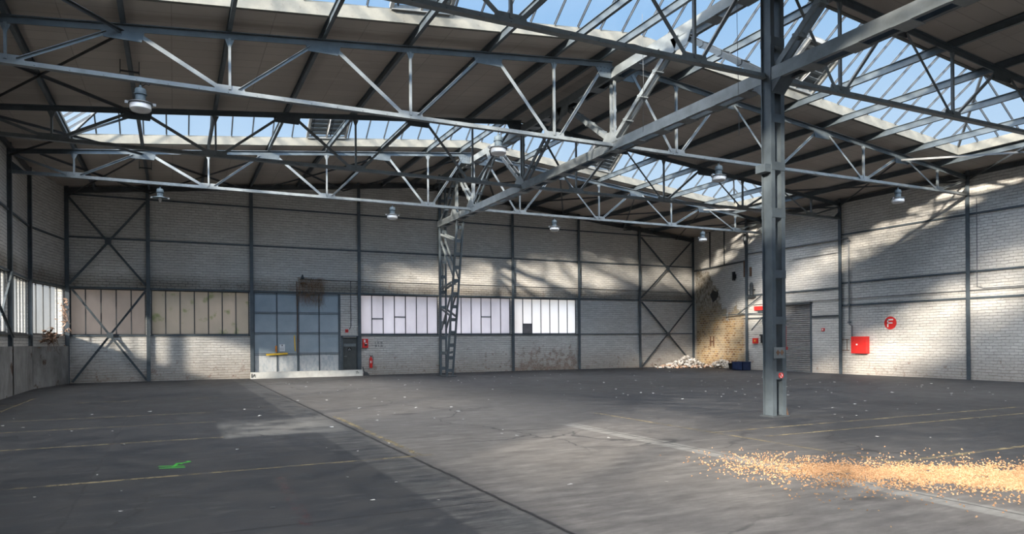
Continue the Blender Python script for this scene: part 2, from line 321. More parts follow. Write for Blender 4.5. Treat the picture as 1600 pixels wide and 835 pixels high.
def prism(bm, pts, vec):
    a = [bm.verts.new(p) for p in pts]; b_ = [bm.verts.new(Vc(p)+Vc(vec)) for p in pts]; n = len(pts)
    bm.faces.new(a[::-1]); bm.faces.new(b_)
    for i in range(n): bm.faces.new((a[i], a[(i+1)%n], b_[(i+1)%n], b_[i]))
def obj(name, bm, mat, parent=None, smooth=False):
    me = bpy.data.meshes.new(name); bmesh.ops.recalc_face_normals(bm, faces=bm.faces); bm.to_mesh(me); bm.free(); me.materials.append(M[mat] if isinstance(mat, str) else mat)
    if smooth:
        for p in me.polygons: p.use_smooth = True
        me.set_sharp_from_angle(angle=.7)
    o = bpy.data.objects.new(name, me); COL.objects.link(o)
    if parent is not None:
        o.parent = parent
        if parent.type == 'EMPTY' or True: o.matrix_parent_inverse = parent.matrix_world.inverted() if parent.get('_w') else Matrix()
    return o
def bmn(): return bmesh.new()
def tag(o, label, cat, group=None, kind=None):
    o['label'] = label; o['category'] = cat
    if group: o['group'] = group
    if kind: o['kind'] = kind
    return o
def struct(o): o['kind'] = 'structure'; return o
def empty(name, loc=(0,0,0)):
    o = bpy.data.objects.new(name, None); COL.objects.link(o); o.empty_display_size = .2; return o
def thing(name, label, cat, group=None): return tag(empty(name), label, cat, group)
ORD = ['first','second','third','fourth','fifth','sixth','seventh','eighth','ninth','tenth','eleventh','twelfth','thirteenth','fourteenth','fifteenth','sixteenth','seventeenth','eighteenth']

# ------------------------------------------------------------------ main dimensions (metres)
D, XR, XL, XG, ZB = 35.49, 28.93, -4.96, 11.89, 7.478
YBK = -8.0; KINK = 31.8; XLB = -4.19; YRK = 29.35; XRB = 30.28
YT = dict(T0=11.34, TA=17.26, TB=23.26, TC=28.17)
RIDGE = 11.9
def zch(X): return 9.87-.103*abs(X-RIDGE)           # truss top chord
DK = .30
def zdk(X): return zch(X)+DK                         # deck underside
SKY = [(12.10, 16.35), (24.10, 28.05), (0.20, 4.50)]; SX0, SX1 = -3.1, 26.75

# ------------------------------------------------------------------ structure: floor
bm = bmn(); n = 40
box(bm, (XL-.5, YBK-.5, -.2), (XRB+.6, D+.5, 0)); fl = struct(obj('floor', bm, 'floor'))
bm = bmn(); box(bm, (-160, -160, -.6), (200, 200, -.25)); struct(obj('ground', bm, 'ground'))

# ------------------------------------------------------------------ structure: walls
def wall(name, P0, P1, nrm, openings, mat, zt, thick=.36, parent=None, zb=0.0):
    """wall along P0->P1; openings in (s0,s1,z0,z1); zt(s) top"""
    P0, P1, nrm = Vc((*P0, 0)), Vc((*P1, 0)), Vc((*nrm, 0)).normalized(); L = (P1-P0).length; d = (P1-P0)/L
    ss = sorted({0.0, L, *[max(0, min(L, o[0])) for o in openings], *[max(0, min(L, o[1])) for o in openings]})
    k = (Vc((RIDGE, 0, 0))-P0).dot(d)
    if abs(d.x) > .9 and 0 < k < L: ss = sorted({*ss, k})
    bm = bmn()
    for s0, s1 in zip(ss, ss[1:]):
        if s1-s0 < 1e-5: continue
        sm = (s0+s1)/2; zs = sorted({zb, *[o[2] for o in openings if o[0] <= sm <= o[1]], *[o[3] for o in openings if o[0] <= sm <= o[1]]})+[None]
        for z0, z1 in zip(zs, zs[1:]):
            zm = (z0+(z1 if z1 else z0+1))/2
            if any(o[0] <= sm <= o[1] and o[2] <= zm <= o[3] for o in openings): continue
            za, zb_ = (z1, z1) if z1 is not None else (zt(P0+d*s0), zt(P0+d*s1))
            prism(bm, [P0+d*s0+Vc((0,0,z0)), P0+d*s1+Vc((0,0,z0)), P0+d*s1+Vc((0,0,zb_)), P0+d*s0+Vc((0,0,za))], nrm*thick)
    bmesh.ops.remove_doubles(bm, verts=bm.verts, dist=1e-4)
    return struct(obj(name, bm, mat, parent))
top = lambda p: zdk(p.x)+.02
BW = [(-4.04, -1.12, 'pane_beige', 5), (-.92, 3.26, 'pane_green', 7), (8.60, 12.80, 'pane_white', 7), (12.96, 17.12, 'pane_white', 7), (17.34, 21.44, 'pane_bright', 7)]
WZ0, WZ1 = 2.09, 4.13
x0 = XLB
ops = [(a-x0, b-x0, WZ0, WZ1) for a, b, *_ in BW] + [(3.45-x0, 7.58-x0, 0, 4.13), (7.66-x0, 8.44-x0, 0, 2.0)]
wb = wall('wall_back', (XLB, D), (XRB, D), (0, 1), ops, 'brick_x', top)
# left wall: normal frosted bays beyond y=8.6, unseen added tall ones nearer
LW = [(8.8, 11.2), (11.5, 17.1), (17.4, 23.1), (23.4, 27.95), (28.25, 31.7)]
HW = [(-5.6, -2.8, 3.9), (-2.5, .2, 3.2), (.5, 3.4, 2.9)]  # out of view, sills and heads shaped to land sun on the near floor
ops = [(a-YBK, b-YBK, WZ0, WZ1) for a, b in LW] + [(a-YBK, b-YBK, c, 6.1) for a, b, c in HW]
wl = wall('wall_left', (XL, YBK), (XL, KINK), (-1, 0), ops, 'brick_l', lambda p: zdk(XL)+.02)
La = math.hypot(XLB-XL, D-KINK)
wall('wall_left_far', (XL, KINK), (XLB, D), (-1, .2), [(.12, La-.12, WZ0, WZ1)], 'brick_l', lambda p: zdk(p.x)+.02)
wall('wall_right', (XR, YBK), (XR, YRK), (1, 0), [(25.07-YBK, 26.95-YBK, 0, 3.46)], 'brick_y', lambda p: zdk(XR)+.02)
wall('wall_right_far', (XR, YRK), (XRB, D), (1, -.2), [], 'brick_e', lambda p: zdk(p.x)+.02)
wall('wall_rear', (XL-.4, YBK), (XR+.4, YBK), (0, -1), [(20.0, 25.0, 0, 4.4)], 'brick_x', top)  # unseen gate opening added in the rear wall for fill light
# plastered dado along the left wall
bm = bmn()
def dado(a, b_, z, t):
    a, b_ = Vc((*a, 0)), Vc((*b_, 0)); d = (b_-a).normalized(); nn = Vc((d.y, -d.x, 0))
    prism(bm, [a, b_, b_+Vc((0,0,z)), a+Vc((0,0,z))], nn*t)
dado((XL, YBK), (XL, KINK+.02), 1.64, .14); dado((XL, KINK), (XLB, D), 1.62, .14)
struct(obj('trim_1', bm, 'plaster'))
# sill course (brick) on the left wall
bm = bmn(); box(bm, (XL-.02, 8.6, 2.02), (XL+.07, KINK, 2.09)); struct(obj('trim_2', bm, 'steel_dark'))

# ------------------------------------------------------------------ structure: roof deck with skylight openings
def slab(bm, x0, x1, y0, y1, th=.22):
    a = [(x0, y0), (x1, y0), (x1, y1), (x0, y1)]; v = []
    for dz in (0, th): v += [bm.verts.new((x, y, zdk(x)+dz)) for x, y in a]
    for f in ((0,3,2,1),(4,5,6,7),(0,1,5,4),(1,2,6,5),(2,3,7,6),(3,0,4,7)): bm.faces.new([v[i] for i in f])
bm = bmn(); XA, XB = XL-.5, XRB+.6; ys = sorted([YBK-.5, D+.5]+[q for s in SKY for q in (s[0]-.1, s[1]+.1)])
xs = [XA, SX0-.1, RIDGE, SX1+.1, XB]
for xa, xb in zip(xs, xs[1:]):
    for ya, yb in zip(ys, ys[1:]):
        if any(s[0] <= (ya+yb)/2 <= s[1] for s in SKY) and xa >= SX0-.11 and xb <= SX1+.11: continue
        slab(bm, xa, xb, ya, yb)
struct(obj('ceiling', bm, 'deck'))

# ------------------------------------------------------------------ skylights (roof windows) with curbs, bars, panes and louvred vents
def skylight(idx, y0, y1, full=True):
    root = struct(empty('window_%d' % idx))
    CH = .30; ov = .10
    bm = bmn()
    for xa, xb in ((SX0, RIDGE), (RIDGE, SX1)):
        for yy, t in ((y0, -ov), (y1, ov)):
            v = [(xa, yy, zdk(xa)-.02), (xb, yy, zdk(xb)-.02), (xb, yy, zdk(xb)+CH), (xa, yy, zdk(xa)+CH)]; prism(bm, v, (0, t, 0))
    for xx, t in ((SX0, -ov), (SX1, ov)):
        prism(bm, [(xx, y0-ov, zdk(xx)-.02), (xx, y1+ov, zdk(xx)-.02), (xx, y1+ov, zdk(xx)+CH), (xx, y0-ov, zdk(xx)+CH)], (t, 0, 0))
    obj('curb', bm, 'curb', root)
    ym = (y0+y1)/2; rise = (y1-y0)/2*.70; hx = (y1-y0)/2*1.0
    zc = lambda x: zdk(x)+CH
    zr = lambda x: zc(x)+rise
    xl, xr = SX0+hx, SX1-hx
    # panes
    for nm, yy in (('far_glazing', y1), ('near_glazing', y0)):
        bm = bmn()
        for xa, xb, ra, rb in ((SX0, RIDGE, xl, RIDGE), (RIDGE, SX1, RIDGE, xr)):
            bm.faces.new([bm.verts.new(p) for p in ((xa, yy, zc(xa)), (xb, yy, zc(xb)), (rb, ym, zr(rb)), (ra, ym, zr(ra)))])
        obj(nm, bm, 'sky_glass', root)
    for xx, rx in ((SX0, xl), (SX1, xr)):
        bm = bmn(); bm.faces.new([bm.verts.new(p) for p in ((xx, y0, zc(xx)), (xx, y1, zc(xx)), (rx, ym, zr(rx)))]); obj('hip_glazing', bm, 'sky_glass', root)
    # ridge and hips
    bm = bmn(); beam(bm, (xl, ym, zr(xl)), (RIDGE, ym, zr(RIDGE)), .08, .12); beam(bm, (RIDGE, ym, zr(RIDGE)), (xr, ym, zr(xr)), .08, .12); obj('ridge_bar', bm, 'steel_dark', root)
    for xx, rx in ((SX0, xl), (SX1, xr)):
        for yy in (y0, y1):
            bm = bmn(); beam(bm, (xx, yy, zc(xx)), (rx, ym, zr(rx)), .07, .09); obj('hip_bar', bm, 'steel_dark', root)
    pitch = .745; nb = int((SX1-SX0)/pitch); vents = [(4.75, 6.24), (17.4, 18.9)]
    for i in range(1, nb+1):
        x = SX0+i*(SX1-SX0)/(nb+1)
        k = min(1.0, (x-SX0)/hx, (SX1-x)/hx)
        for yy in (y1, y0):
            bm = bmn(); a = Vc((x, yy, zc(x))); b_ = Vc((x, yy+(ym-yy)*k, zc(x)+rise*k))
            tee(bm, a, b_, .05, .07, .014, True); obj('glazing_bar', bm, 'steel_dark', root)
    for xx, rx in ((SX0, xl), (SX1, xr)):
        for j in range(1, 6):
            y = y0+j*(y1-y0)/6; k = 1-abs(y-ym)/((y1-y0)/2)
            bm = bmn(); tee(bm, (xx, y, zc(xx)), (xx+(rx-xx)*k, y, zc(xx)+(zr(rx)-zc(xx))*k), .05, .07, .014, True); obj('glazing_bar', bm, 'steel_dark', root)
    # louvred vent hoods set in the far slope
    for va, vb in vents:
        v = obj_vent(root, va, vb, y1, ym, zc, rise)
def obj_vent(root, xa, xb, yy, ym, zc, rise):
    fr = bmn(); xm = (xa+xb)/2
    def pt(x, k, lift=0): return Vc((x, yy+(ym-yy)*k, zc(x)+rise*k+lift))
    k0, k1 = .02, .62
    for x in (xa, xm, xb): beam(fr, pt(x, k0, -.02), pt(x, k1, -.02), .09 if x != xm else .06, .12)
    for k in (k0, k1): beam(fr, pt(xa, k, -.02), pt(xb, k, -.02), .10, .12)
    # cover panel above the blades
    prism(fr, [pt(xa, k0, .08), pt(xb, k0, .08), pt(xb, k1, .08), pt(xa, k1, .08)], (0, 0, .03))
    o = obj('louvre_vent', fr, 'louvre', root); o['label'] = 'grey metal louvred vent panel'
    for h, (p, q) in enumerate(((xa+.08, xm-.05), (xm+.05, xb-.08))):
        for j in range(6):
            k = k0+.05+(k1-k0-.1)*(j+.5)/6
            s = bmn(); a, b_ = pt(p, k, -.01), pt(q, k, -.01); beam(s, a, b_, .11, .016, (0, .25, 1)); obj('louvre_blade', s, 'steel_light', o)
    s = bmn(); tube(s, [pt(xm, k0, -.05), pt(xm, .3, -.16), pt(xm, k1, -.08)], .014, 6); obj('opening_rod', s, 'white', o)
skylight(6, *SKY[0]); skylight(7, *SKY[1]); skylight(8, *SKY[2])

# ------------------------------------------------------------------ back and left windows
def pane_row(root, P0, P1, z0, z1, nb, mat, nrm, extras=()):
    P0, P1 = Vc((*P0, 0)), Vc((*P1, 0)); d = (P1-P0).normalized(); L = (P1-P0).length; nn = Vc((*nrm, 0)).normalized()*.06
    up_ = Vc((0,0,1))
    bm = bmn()
    for z in (z0+.02, z1-.02): beam(bm, P0+nn+up_*z, P1+nn+up_*z, .06, .05)
    for s in (0.02, L-.02): beam(bm, P0+d*s+nn+up_*z0, P0+d*s+nn+up_*z1, .06, .045, tuple(d))
    obj('window_frame', bm, 'steel_dark', root)
    for i in range(1, nb):
        bm = bmn(); q = P0+d*(L*i/nb)+nn; tee(bm, q+up_*z0, q+up_*z1, .045, .05, .012, True, tuple(Vc(nrm).to_3d()*-1)); obj('glazing_bar', bm, 'steel_dark', root)
    skip = {}
    for e in extras: skip.setdefault(e[0], []).append(e)
    for i in range(nb):
        a, b_ = P0+d*(L*i/nb)+nn, P0+d*(L*(i+1)/nb)+nn
        mt = mat; parts = [(z0, z1, mt)]
        for e in skip.get(i, []):
            if e[1] == 'split': parts = [(z0, e[2], mt), (e[2], z1, mt)]
            if e[1] == 'blank': parts = [(z0, e[2], 'pane_blank'), (e[2], z1, mt)]
            if e[1] != 'dim':
                bm = bmn(); beam(bm, a+up_*e[2], b_+up_*e[2], .05, .05); obj('transom_bar', bm, 'steel_dark', root)
        for za, zb, m_ in parts:
            bm = bmn(); prism(bm, [a+up_*za, b_+up_*za, b_+up_*zb, a+up_*zb], nn*.08); obj('pane', bm, m_, root)
ex = {2: [(1, 'split', 2.9), (3, 'split', 3.0)], 3: [(4, 'split', 3.05)], 4: [(1, 'blank', 2.66)]}
for i, (a, b_, mt, nb) in enumerate(BW):
    r_ = struct(empty('window_%d' % (i+1))); pane_row(r_, (a, D), (b_, D), WZ0, WZ1, nb, mt, (0, 1), ex.get(i, ()))
for i, (a, b_) in enumerate(LW):
    r_ = struct(empty('window_%d' % (i+9))); pane_row(r_, (XL, a), (XL, b_), WZ0, WZ1, max(3, round((b_-a)/.6)), 'pane_left', (-1, 0))
for i, (a, b_, c_) in enumerate(HW):
    r_ = struct(empty('window_%d' % (i+14))); pane_row(r_, (XL, a), (XL, b_), c_, 6.1, round((b_-a)/.9), 'pane_clear', (-1, 0))
d_ = Vc((XLB-XL, D-KINK)).normalized(); pa, pb = Vc((XL, KINK))+d_*.12, Vc((XL, KINK))+d_*(La-.12)
r_ = struct(empty('window_17')); pane_row(r_, tuple(pa), tuple(pb), WZ0, WZ1, 5, 'pane_left', (-1, .2))

# ------------------------------------------------------------------ wall frame: posts, rails, cross braces
def post(x, y, label, z1=None, w_=.16, dpt=.16, ref=(0,1,0), z0=0):
    bm = bmn(); ibeam(bm, (x, y, z0), (x, y, z1 or zdk(x)), w_, dpt, .014, ref); return tag(obj('steel_wall_post', bm, 'steel'), label, 'post', 'steel posts along the walls')
BP = [-4.12, -1.02, 3.36, 8.52, 12.88, 17.23, 21.58, 25.97, 30.18]
wh = ['in the left back corner', 'right of the leftmost cross-braced bay', 'between the green-tinged window and the big blue door', 'between the small dark door and the white windows', 'behind the lattice column', 'between the two right-hand back windows', 'at the right end of the last back window', 'left of the right cross-braced bay', 'in the right back corner beside the bare brick']
for x, s in zip(BP, wh): post(x, D-.06, 'grey steel back-wall post '+s)
for y, s in ((YT['TC'], 'ending the third truss'), (KINK, 'where the left wall bends'), (YT['TB'], 'ending the second truss, out at the left edge'), (YT['TA'], 'beside the first truss')): post(XL+.06, y, 'dark steel left-wall post '+s, ref=(1,0,0))
for y, s in ((YT['TA'], 'right of the red fire cabinet and the F sign'), (YT['TB'], 'between the roller door and the red cabinet'), (YT['T0'], 'beyond the right edge'), (YRK, 'where the bare brick corner begins')): post(XR-.06, y, 'grey steel right-wall post '+s, ref=(1,0,0))
def rail(P0, P1, zz, label, ht=.075, dp=.06, mat='steel', nm='wall_rail'):
    bm = bmn(); beam(bm, (*P0, zz), (*P1, zz), dp, ht); return tag(obj(nm, bm, mat), label, 'rail', 'horizontal steel rails on the walls')
rail((XLB, D-.03), (XRB, D-.03), 8.2, 'top steel rail across the back wall')
rail((XLB, D-.03), (XRB, D-.03), 6.36, 'steel rail across the middle of the back wall')
rail((XLB, D-.03), (3.36, D-.03), 4.17, 'lintel rail over the two left back windows'); rail((3.36, D-.03), (8.52, D-.03), 4.17, 'lintel rail over the big blue door')
rail((8.52, D-.03), (21.58, D-.03), 4.17, 'lintel rail over the white back windows'); rail((21.58, D-.03), (XRB, D-.03), 4.17, 'lintel rail across the blind right bays')
rail((XLB, D-.03), (3.36, D-.03), 2.06, 'sill rail under the left back windows', .06); rail((8.52, D-.03), (21.58, D-.03), 2.06, 'sill rail under the white back windows', .06)
rail((21.58, D-.03), (XRB, D-.03), 2.08, 'lower steel rail across the blind right bays', .07)
rail((XL+.03, YBK), (XL+.03, KINK), 6.2, 'mid-height steel rail along the left wall'); rail((XL+.03, KINK), (XLB+.02, D), 6.2, 'mid-height steel rail on the bent end of the left wall')
rail((XL+.03, 8.6), (XL+.03, KINK), 4.16, 'lintel rail over the left wall windows'); rail((XL+.03, KINK), (XLB+.02, D), 4.16, 'lintel rail over the window on the bent left wall')
rail((XR-.03, YBK), (XR-.03, YT['TB']), 6.68, 'upper steel rail on the right wall'); 
rail((XR-.03, YBK), (XR-.03, YT['TB']), 4.36, 'steel rail above the thin conduit on the right wall'); rail((XR-.03, YBK), (XR-.03, YT['TB']), 3.29, 'lowest steel rail on the right wall above the F sign', .08)
rail((XR-.03, YT['TB']), (XR-.03, YRK), 4.14, 'steel rail on the right wall above the roller door'); rail((XR-.03, YT['TB']), (XR-.03, 25.0), 2.81, 'short dark rail right of the roller door', .09, .07, 'steel_dark')
rail((XR-.03, YRK), (XRB-.03, D), 6.1, 'dark rail above the bare brick patch', .10, .08, 'steel_dark'); rail((XR-.03, YRK), (XRB-.03, D), 8.35, 'eaves rail in the right corner')
rail((XL+.08, YBK), (XL+.08, KINK), 8.30, 'eaves beam along the left wall', .16, .10, 'steel_dark'); rail((XR-.08, YBK), (XR-.08, YRK), 8.28, 'eaves beam along the right wall', .18, .10, 'steel_dark')
for xa, xb, s in ((XLB, RIDGE, 'left'), (RIDGE, XRB, 'right')):
    bm = bmn(); beam(bm, (xa, D-.08, zch(xa)+.12), (xb, D-.08, zch(xb)+.12), .14, .22); tag(obj('gable_beam', bm, 'steel_dark'), 'dark sloping beam under the roof edge, %s half of the back wall' % s, 'beam')
def cross(xa, xb, za, zb_, y, label, cut=None, wd=.09):
    r_ = thing('cross_brace', label, 'brace', 'cross braces on the back wall')
    for (p, q) in (((xa, y, za), (xb, y, zb_)), ((xa, y-.03, zb_), (xb, y-.03, za))):
        bm = bmn(); angle(bm, p, q, .06, wd, .012, (0, 0, 1)); obj('brace_bar', bm, 'steel', r_)
    bm = bmn(); box(bm, ((xa+xb)/2-.12, y-.06, (za+zb_)/2-.12), ((xa+xb)/2+.12, y-.045, (za+zb_)/2+.12)); obj('centre_plate', bm, 'steel', r_)
yb = D-.16
cross(-4.04, -1.1, 4.3, 8.05, yb, 'upper steel X brace in the left corner bay of the back wall'); cross(-3.95, -1.1, .05, 4.1, yb, 'lower steel X brace crossing the leftmost back window')
cross(26.05, 30.1, 4.3, 8.05, yb, 'upper steel X brace in the right end bay of the back wall'); cross(26.05, 30.1, .05, 4.05, yb, 'lower steel X brace above the white rubble heap')
r_ = thing('cross_brace', 'pale steel X brace over the left wall window at the left edge', 'brace')
for q in (((XL+.16, 23.4, .1), (XL+.16, 28.0, 4.1)), ((XL+.19, 23.4, 4.1), (XL+.19, 28.0, 1.9))):
    bm = bmn(); angle(bm, *q, .06, .09, .012); obj('brace_bar', bm, 'steel_light', r_)

# ------------------------------------------------------------------ roof trusses
LB = [-3.05, 1.20, 5.52, 9.75]; LT = [-.95, 3.32, 7.72]
def truss(Y, side, label, mat='steel'):
    """half truss from a side wall to the ridge girder; side -1 left, +1 right"""
    r_ = thing('roof_truss', label, 'truss', 'lattice roof trusses')
    mx = (lambda x: x) if side < 0 else (lambda x: 2*RIDGE-x+(0.05 if x < 9.8 else 0))
    xw = XL+.05 if side < 0 else XR-.05; zt = lambda x: zch(x)
    # chords: double angles (T sections)
    bm = bmn(); tee(bm, (xw, Y, zt(xw)), (RIDGE+side*.18, Y, zt(RIDGE+side*.18)), .17, .15, .018, True); obj('top_chord', bm, mat, r_)
    bm = bmn(); tee(bm, (xw, Y, ZB), (RIDGE+side*.18, Y, ZB), .15, .115, .016, False)
    o = obj('bottom_chord', bm, 'steel_light', r_)
    bm = bmn(); x = min(xw, RIDGE+side*.3)+.5
    while x < max(xw, RIDGE+side*.3): lathe(bm, [(.016, ZB-.042), (.016, ZB-.022), (.006, ZB-.016)], x, Y-.05, 6); x += .62
    obj('rivets', bm, 'steel_dark', o)
    g = .012
    def web(nm, p, q, wd, ht): 
        bm = bmn(); angle(bm, p, q, ht, wd, .010, (0, 0, 1)); obj(nm, bm, 'steel_light', r_)
    for x in LB:
        X = mx(x); bm = bmn(); beam(bm, (X, Y, ZB+.05), (X, Y, zt(X)-.06), .07, .055, (1, 0, 0)); 
        prism(bm, [(X-.10, Y-g, zt(X)-.08), (X+.10, Y-g, zt(X)-.08), (X+.03, Y-g, zt(X)-.26), (X-.03, Y-g, zt(X)-.26)], (0, .024, 0)); obj('post', bm, 'steel_light', r_)
        bm = bmn(); prism(bm, [(X-.36, Y-g, ZB-.05), (X+.36, Y-g, ZB-.05), (X+.30, Y-g, ZB+.15), (X-.30, Y-g, ZB+.15)], (0, .024, 0)); obj('gusset_plate', bm, 'steel_light', r_)
    for x in LT:
        X = mx(x); bm = bmn(); prism(bm, [(X-.42, Y-g, zt(X-.42)-.06), (X+.42, Y-g, zt(X+.42)-.06), (X+.36, Y-g, zt(X)-.25), (X-.36, Y-g, zt(X)-.25)], (0, .024, 0)); obj('gusset_plate', bm, mat, r_)
    bs = [mx(x) for x in LB]; ts = [mx(x) for x in LT]
    for i, t_ in enumerate(ts):
        for b_, s in ((bs[i], 1), (bs[i+1], -1)):
            dx = 1 if b_ < t_ else -1
            web('diagonal', (b_+dx*.20, Y-.03*s, ZB+.06), (t_-dx*.30, Y-.03*s, zt(t_-dx*.3)-.12), .095 if s < 0 else .07, .06)
    web('diagonal', (bs[0]+side*.2, Y, ZB+.06), (xw, Y, zt(xw)-.05), .08, .06)
    web('diagonal', (bs[3]-side*.2, Y, ZB+.06), (RIDGE+side*.55, Y, zt(RIDGE+side*.5)-.16), .09, .06)
    X = RIDGE+side*.45; bm = bmn(); prism(bm, [(X-side*(-.35), Y-g, zt(X)-.02), (X-side*.35, Y-g, zt(X)-.02), (X-side*.30, Y-g, zt(X)-.38), (X+side*.15, Y-g, zt(X)-.38)], (0, .024, 0))
    for i in range(5):
        for j in range(2): lathe(bm, [(.02, zt(X)-.1-.12*j), (.01, zt(X)-.09-.12*j)], X-.25+.12*i, Y-.02, 6)
    obj('end_gusset', bm, mat, r_)
    bm = bmn(); prism(bm, [(xw, Y-.01, ZB-.05), (xw+(-side)*.45, Y-.01, ZB+.04), (xw, Y-.01, ZB+.42)], (0, .02, 0)); obj('wall_bracket', bm, mat, r_)
nm = {'T0': 'nearest', 'TA': 'second', 'TB': 'third', 'TC': 'farthest'}
for k in YT:
    for sd, sn in ((-1, 'left wall'), (1, 'right wall')):
        truss(YT[k], sd, '%s lattice roof truss running from the ridge girder to the %s' % (nm[k], sn), 'steel' if k != 'TB' else 'steel')

# purlins
PX = [-3.05, -.95, 1.2, 3.32, 5.5, 7.72, 9.75, 11.25, 12.6, 14.1, 16.2, 18.4, 20.5, 22.65, 24.8, 26.95]
for i, x in enumerate(PX):
    bm = bmn(); zc_ = zch(x)+.075+.11; ibeam(bm, (x, YBK, zc_), (x, D, zc_), .09, .215, .012)
    s = ('counted from the left wall to the ridge' if i < 8 else 'counted from the ridge to the right wall')
    tag(obj('roof_purlin', bm, 'steel'), 'long steel roof purlin, %s %s' % (ORD[i] if i < 8 else ORD[i-8], s), 'purlin', 'roof purlins')

# wind braces in the plane of the roof
YS = [YBK, -.6, 5.4, YT['T0'], YT['TA'], YT['TB'], YT['TC'], D-.2]
def wind(xa, xb, ya, yb_, label, wd=.07):
    r_ = thing('wind_brace', label, 'brace', 'roof wind braces')
    for i, (p, q) in enumerate((((xa, ya), (xb, yb_)), ((xb, ya), (xa, yb_)))):
        bm = bmn(); z = lambda x: zch(x)-.08-.05*i; angle(bm, (p[0], p[1], z(p[0])), (q[0], q[1], z(q[0])), .07, wd, .01); obj('brace_bar', bm, 'steel_dark', r_)
bn = {2: 'nearest visible', 3: 'first skylight', 4: 'bay between the skylights', 5: 'second skylight', 6: 'last'}
for k in range(2, 7):
    if k != 6:
        wind(XL+.1, -.95, YS[k], YS[k+1], 'dark X wind brace under the roof by the left wall, %s bay' % bn[k].replace(' bay', '').replace('bay ', ''))
        wind(24.75, XR-.1, YS[k], YS[k+1], 'dark X wind brace under the roof by the right wall, %s bay' % bn[k].replace(' bay', '').replace('bay ', ''))
for i, (a, b_) in enumerate(((-4.0, -.95), (-.95, 3.32), (3.32, 7.72), (7.72, 11.6), (12.2, 16.2), (16.2, 20.5), (20.5, 24.75), (24.75, 28.75))):
    wind(a, b_, YT['TC'], D-.2, 'X wind brace beneath the roof against the back wall, %s from the left' % ORD[i])

# ------------------------------------------------------------------ longitudinal ridge girder on two columns
def girder(nodes, ys_, ye, label, posts_):
    r_ = thing('lattice_girder', label, 'girder', 'longitudinal ridge girders')
    gx = (XG-.19, XG+.19); zb0, zt0 = 7.46, 9.60
    for nm_, z, h in (('bottom_chord', zb0, .28), ('top_chord', zt0, .26)):
        o = None
        for k, x in enumerate(gx):
            bm = bmn(); chan(bm, (x, ys_, z), (x, ye, z), h, .09, .014, 1 if k == 0 else -1); q = obj(nm_, bm, 'steel_light' if k == 0 else 'steel', r_); o = o or q
        y = ys_+.4
        while y < ye-.3:
            bm = bmn(); box(bm, (gx[0]-.02, y, z-h/2-.014), (gx[1]+.02, y+.38, z-h/2)); obj('batten_plate', bm, 'steel_light', o); y += 1.05
    for y in posts_:
        bm = bmn()
        for dy in (-.09, .09): beam(bm, (XG-.05, y+dy, zb0+.14), (XG-.05, y+dy, zt0-.13), .07, .06)
        for z in (8.0, 8.5, 9.0): box(bm, (XG-.02, y-.12, z), (XG+.0, y+.12, z+.08))
        obj('post', bm, 'steel_light', r_)
        bm = bmn(); prism(bm, [(XG-.21, y-.45, zb0+.08), (XG-.21, y+.45, zb0+.08), (XG-.21, y+.16, zb0+.42), (XG-.21, y-.16, zb0+.42)], (.02, 0, 0)); obj('gusset_plate', bm, 'steel_light', r_)
    for (ya, yt) in nodes:
        bm = bmn()
        for s in (-.09, .09): beam(bm, (XG+s, ya, zb0+.16), (XG+s, yt, zt0-.14), .05, .13, (0, 0, 1))
        L_ = abs(yt-ya); 
        for k in range(1, 4):
            y = ya+(yt-ya)*k/4; z = zb0+.16+(zt0-zb0-.3)*k/4; box(bm, (XG-.13, y-.08, z-.05), (XG+.13, y+.08, z+.05))
        obj('diagonal', bm, 'steel_light', r_)
    tops = sorted({t for _, t in nodes})
    for yt in tops:
        bm = bmn(); prism(bm, [(XG-.21, yt-.42, zt0-.08), (XG-.21, yt+.42, zt0-.08), (XG-.21, yt+.22, zt0-.45), (XG-.21, yt-.22, zt0-.45)], (.02, 0, 0)); obj('gusset_plate', bm, 'steel_light', r_)
    return r_
A, B_, Cc, Y1, Y2 = 17.4, 23.4, 28.2, 11.42, 32.3
girder([(Y1+.1, 14.1), (A, 14.6), (A, 20.1), (B_, 20.6), (B_, 25.7), (Cc, 26.0), (Cc, 30.1), (Y2-.1, 30.3)], Y1, Y2+.15, 'far lattice girder under the ridge between the two columns', [A, B_, Cc, 30.2])
girder([(11.1, 8.9), (5.2, 8.4), (5.2, 2.4)], -4.0, 11.14, 'near lattice girder running from the battened column over the camera', [5.3])

# column 1: two I sections joined by batten plates
r_ = thing('battened_column', 'tall grey steel column with batten plates standing in the hall', 'column')
cx0, cx1, cy0, cy1 = 11.68, 12.08, 11.14, 11.42
for x in (cx0+.055, cx1-.055):
    bm = bmn(); ibeam(bm, (x, (cy0+cy1)/2, 0), (x, (cy0+cy1)/2, 10.0), .11, .28, .016, (0, 1, 0)); obj('column_shaft', bm, 'steel', r_)
for i, (za, zb_) in enumerate(((.82, .99), (2.02, 2.19), (3.03, 3.20), (4.35, 4.55), (5.38, 5.56), (6.42, 6.60), (8.1, 8.28), (9.2, 9.35))):
    for y in (cy0-.012, cy1-.002):
        bm = bmn(); box(bm, (cx0, y, za), (cx1, y+.014, zb_)); obj('batten_plate', bm, 'steel', r_)
bm = bmn(); box(bm, (cx0+.02, cy0-.03, 1.28), (cx1-.06, cy0-.012, 1.52)); sp = obj('diamond_plate', bm, 'steel_light', r_)
bm = bmn()
for xc in (11.80, 11.92): prism(bm, [(xc-.055, cy0-.032, 1.405), (xc, cy0-.032, 1.34), (xc+.055, cy0-.032, 1.405), (xc, cy0-.032, 1.47)], (0, -.003, 0))
box(bm, (11.80, cy0-.034, 1.398), (11.92, cy0-.032, 1.412)); obj('diamond_cutout', bm, 'rust', sp)
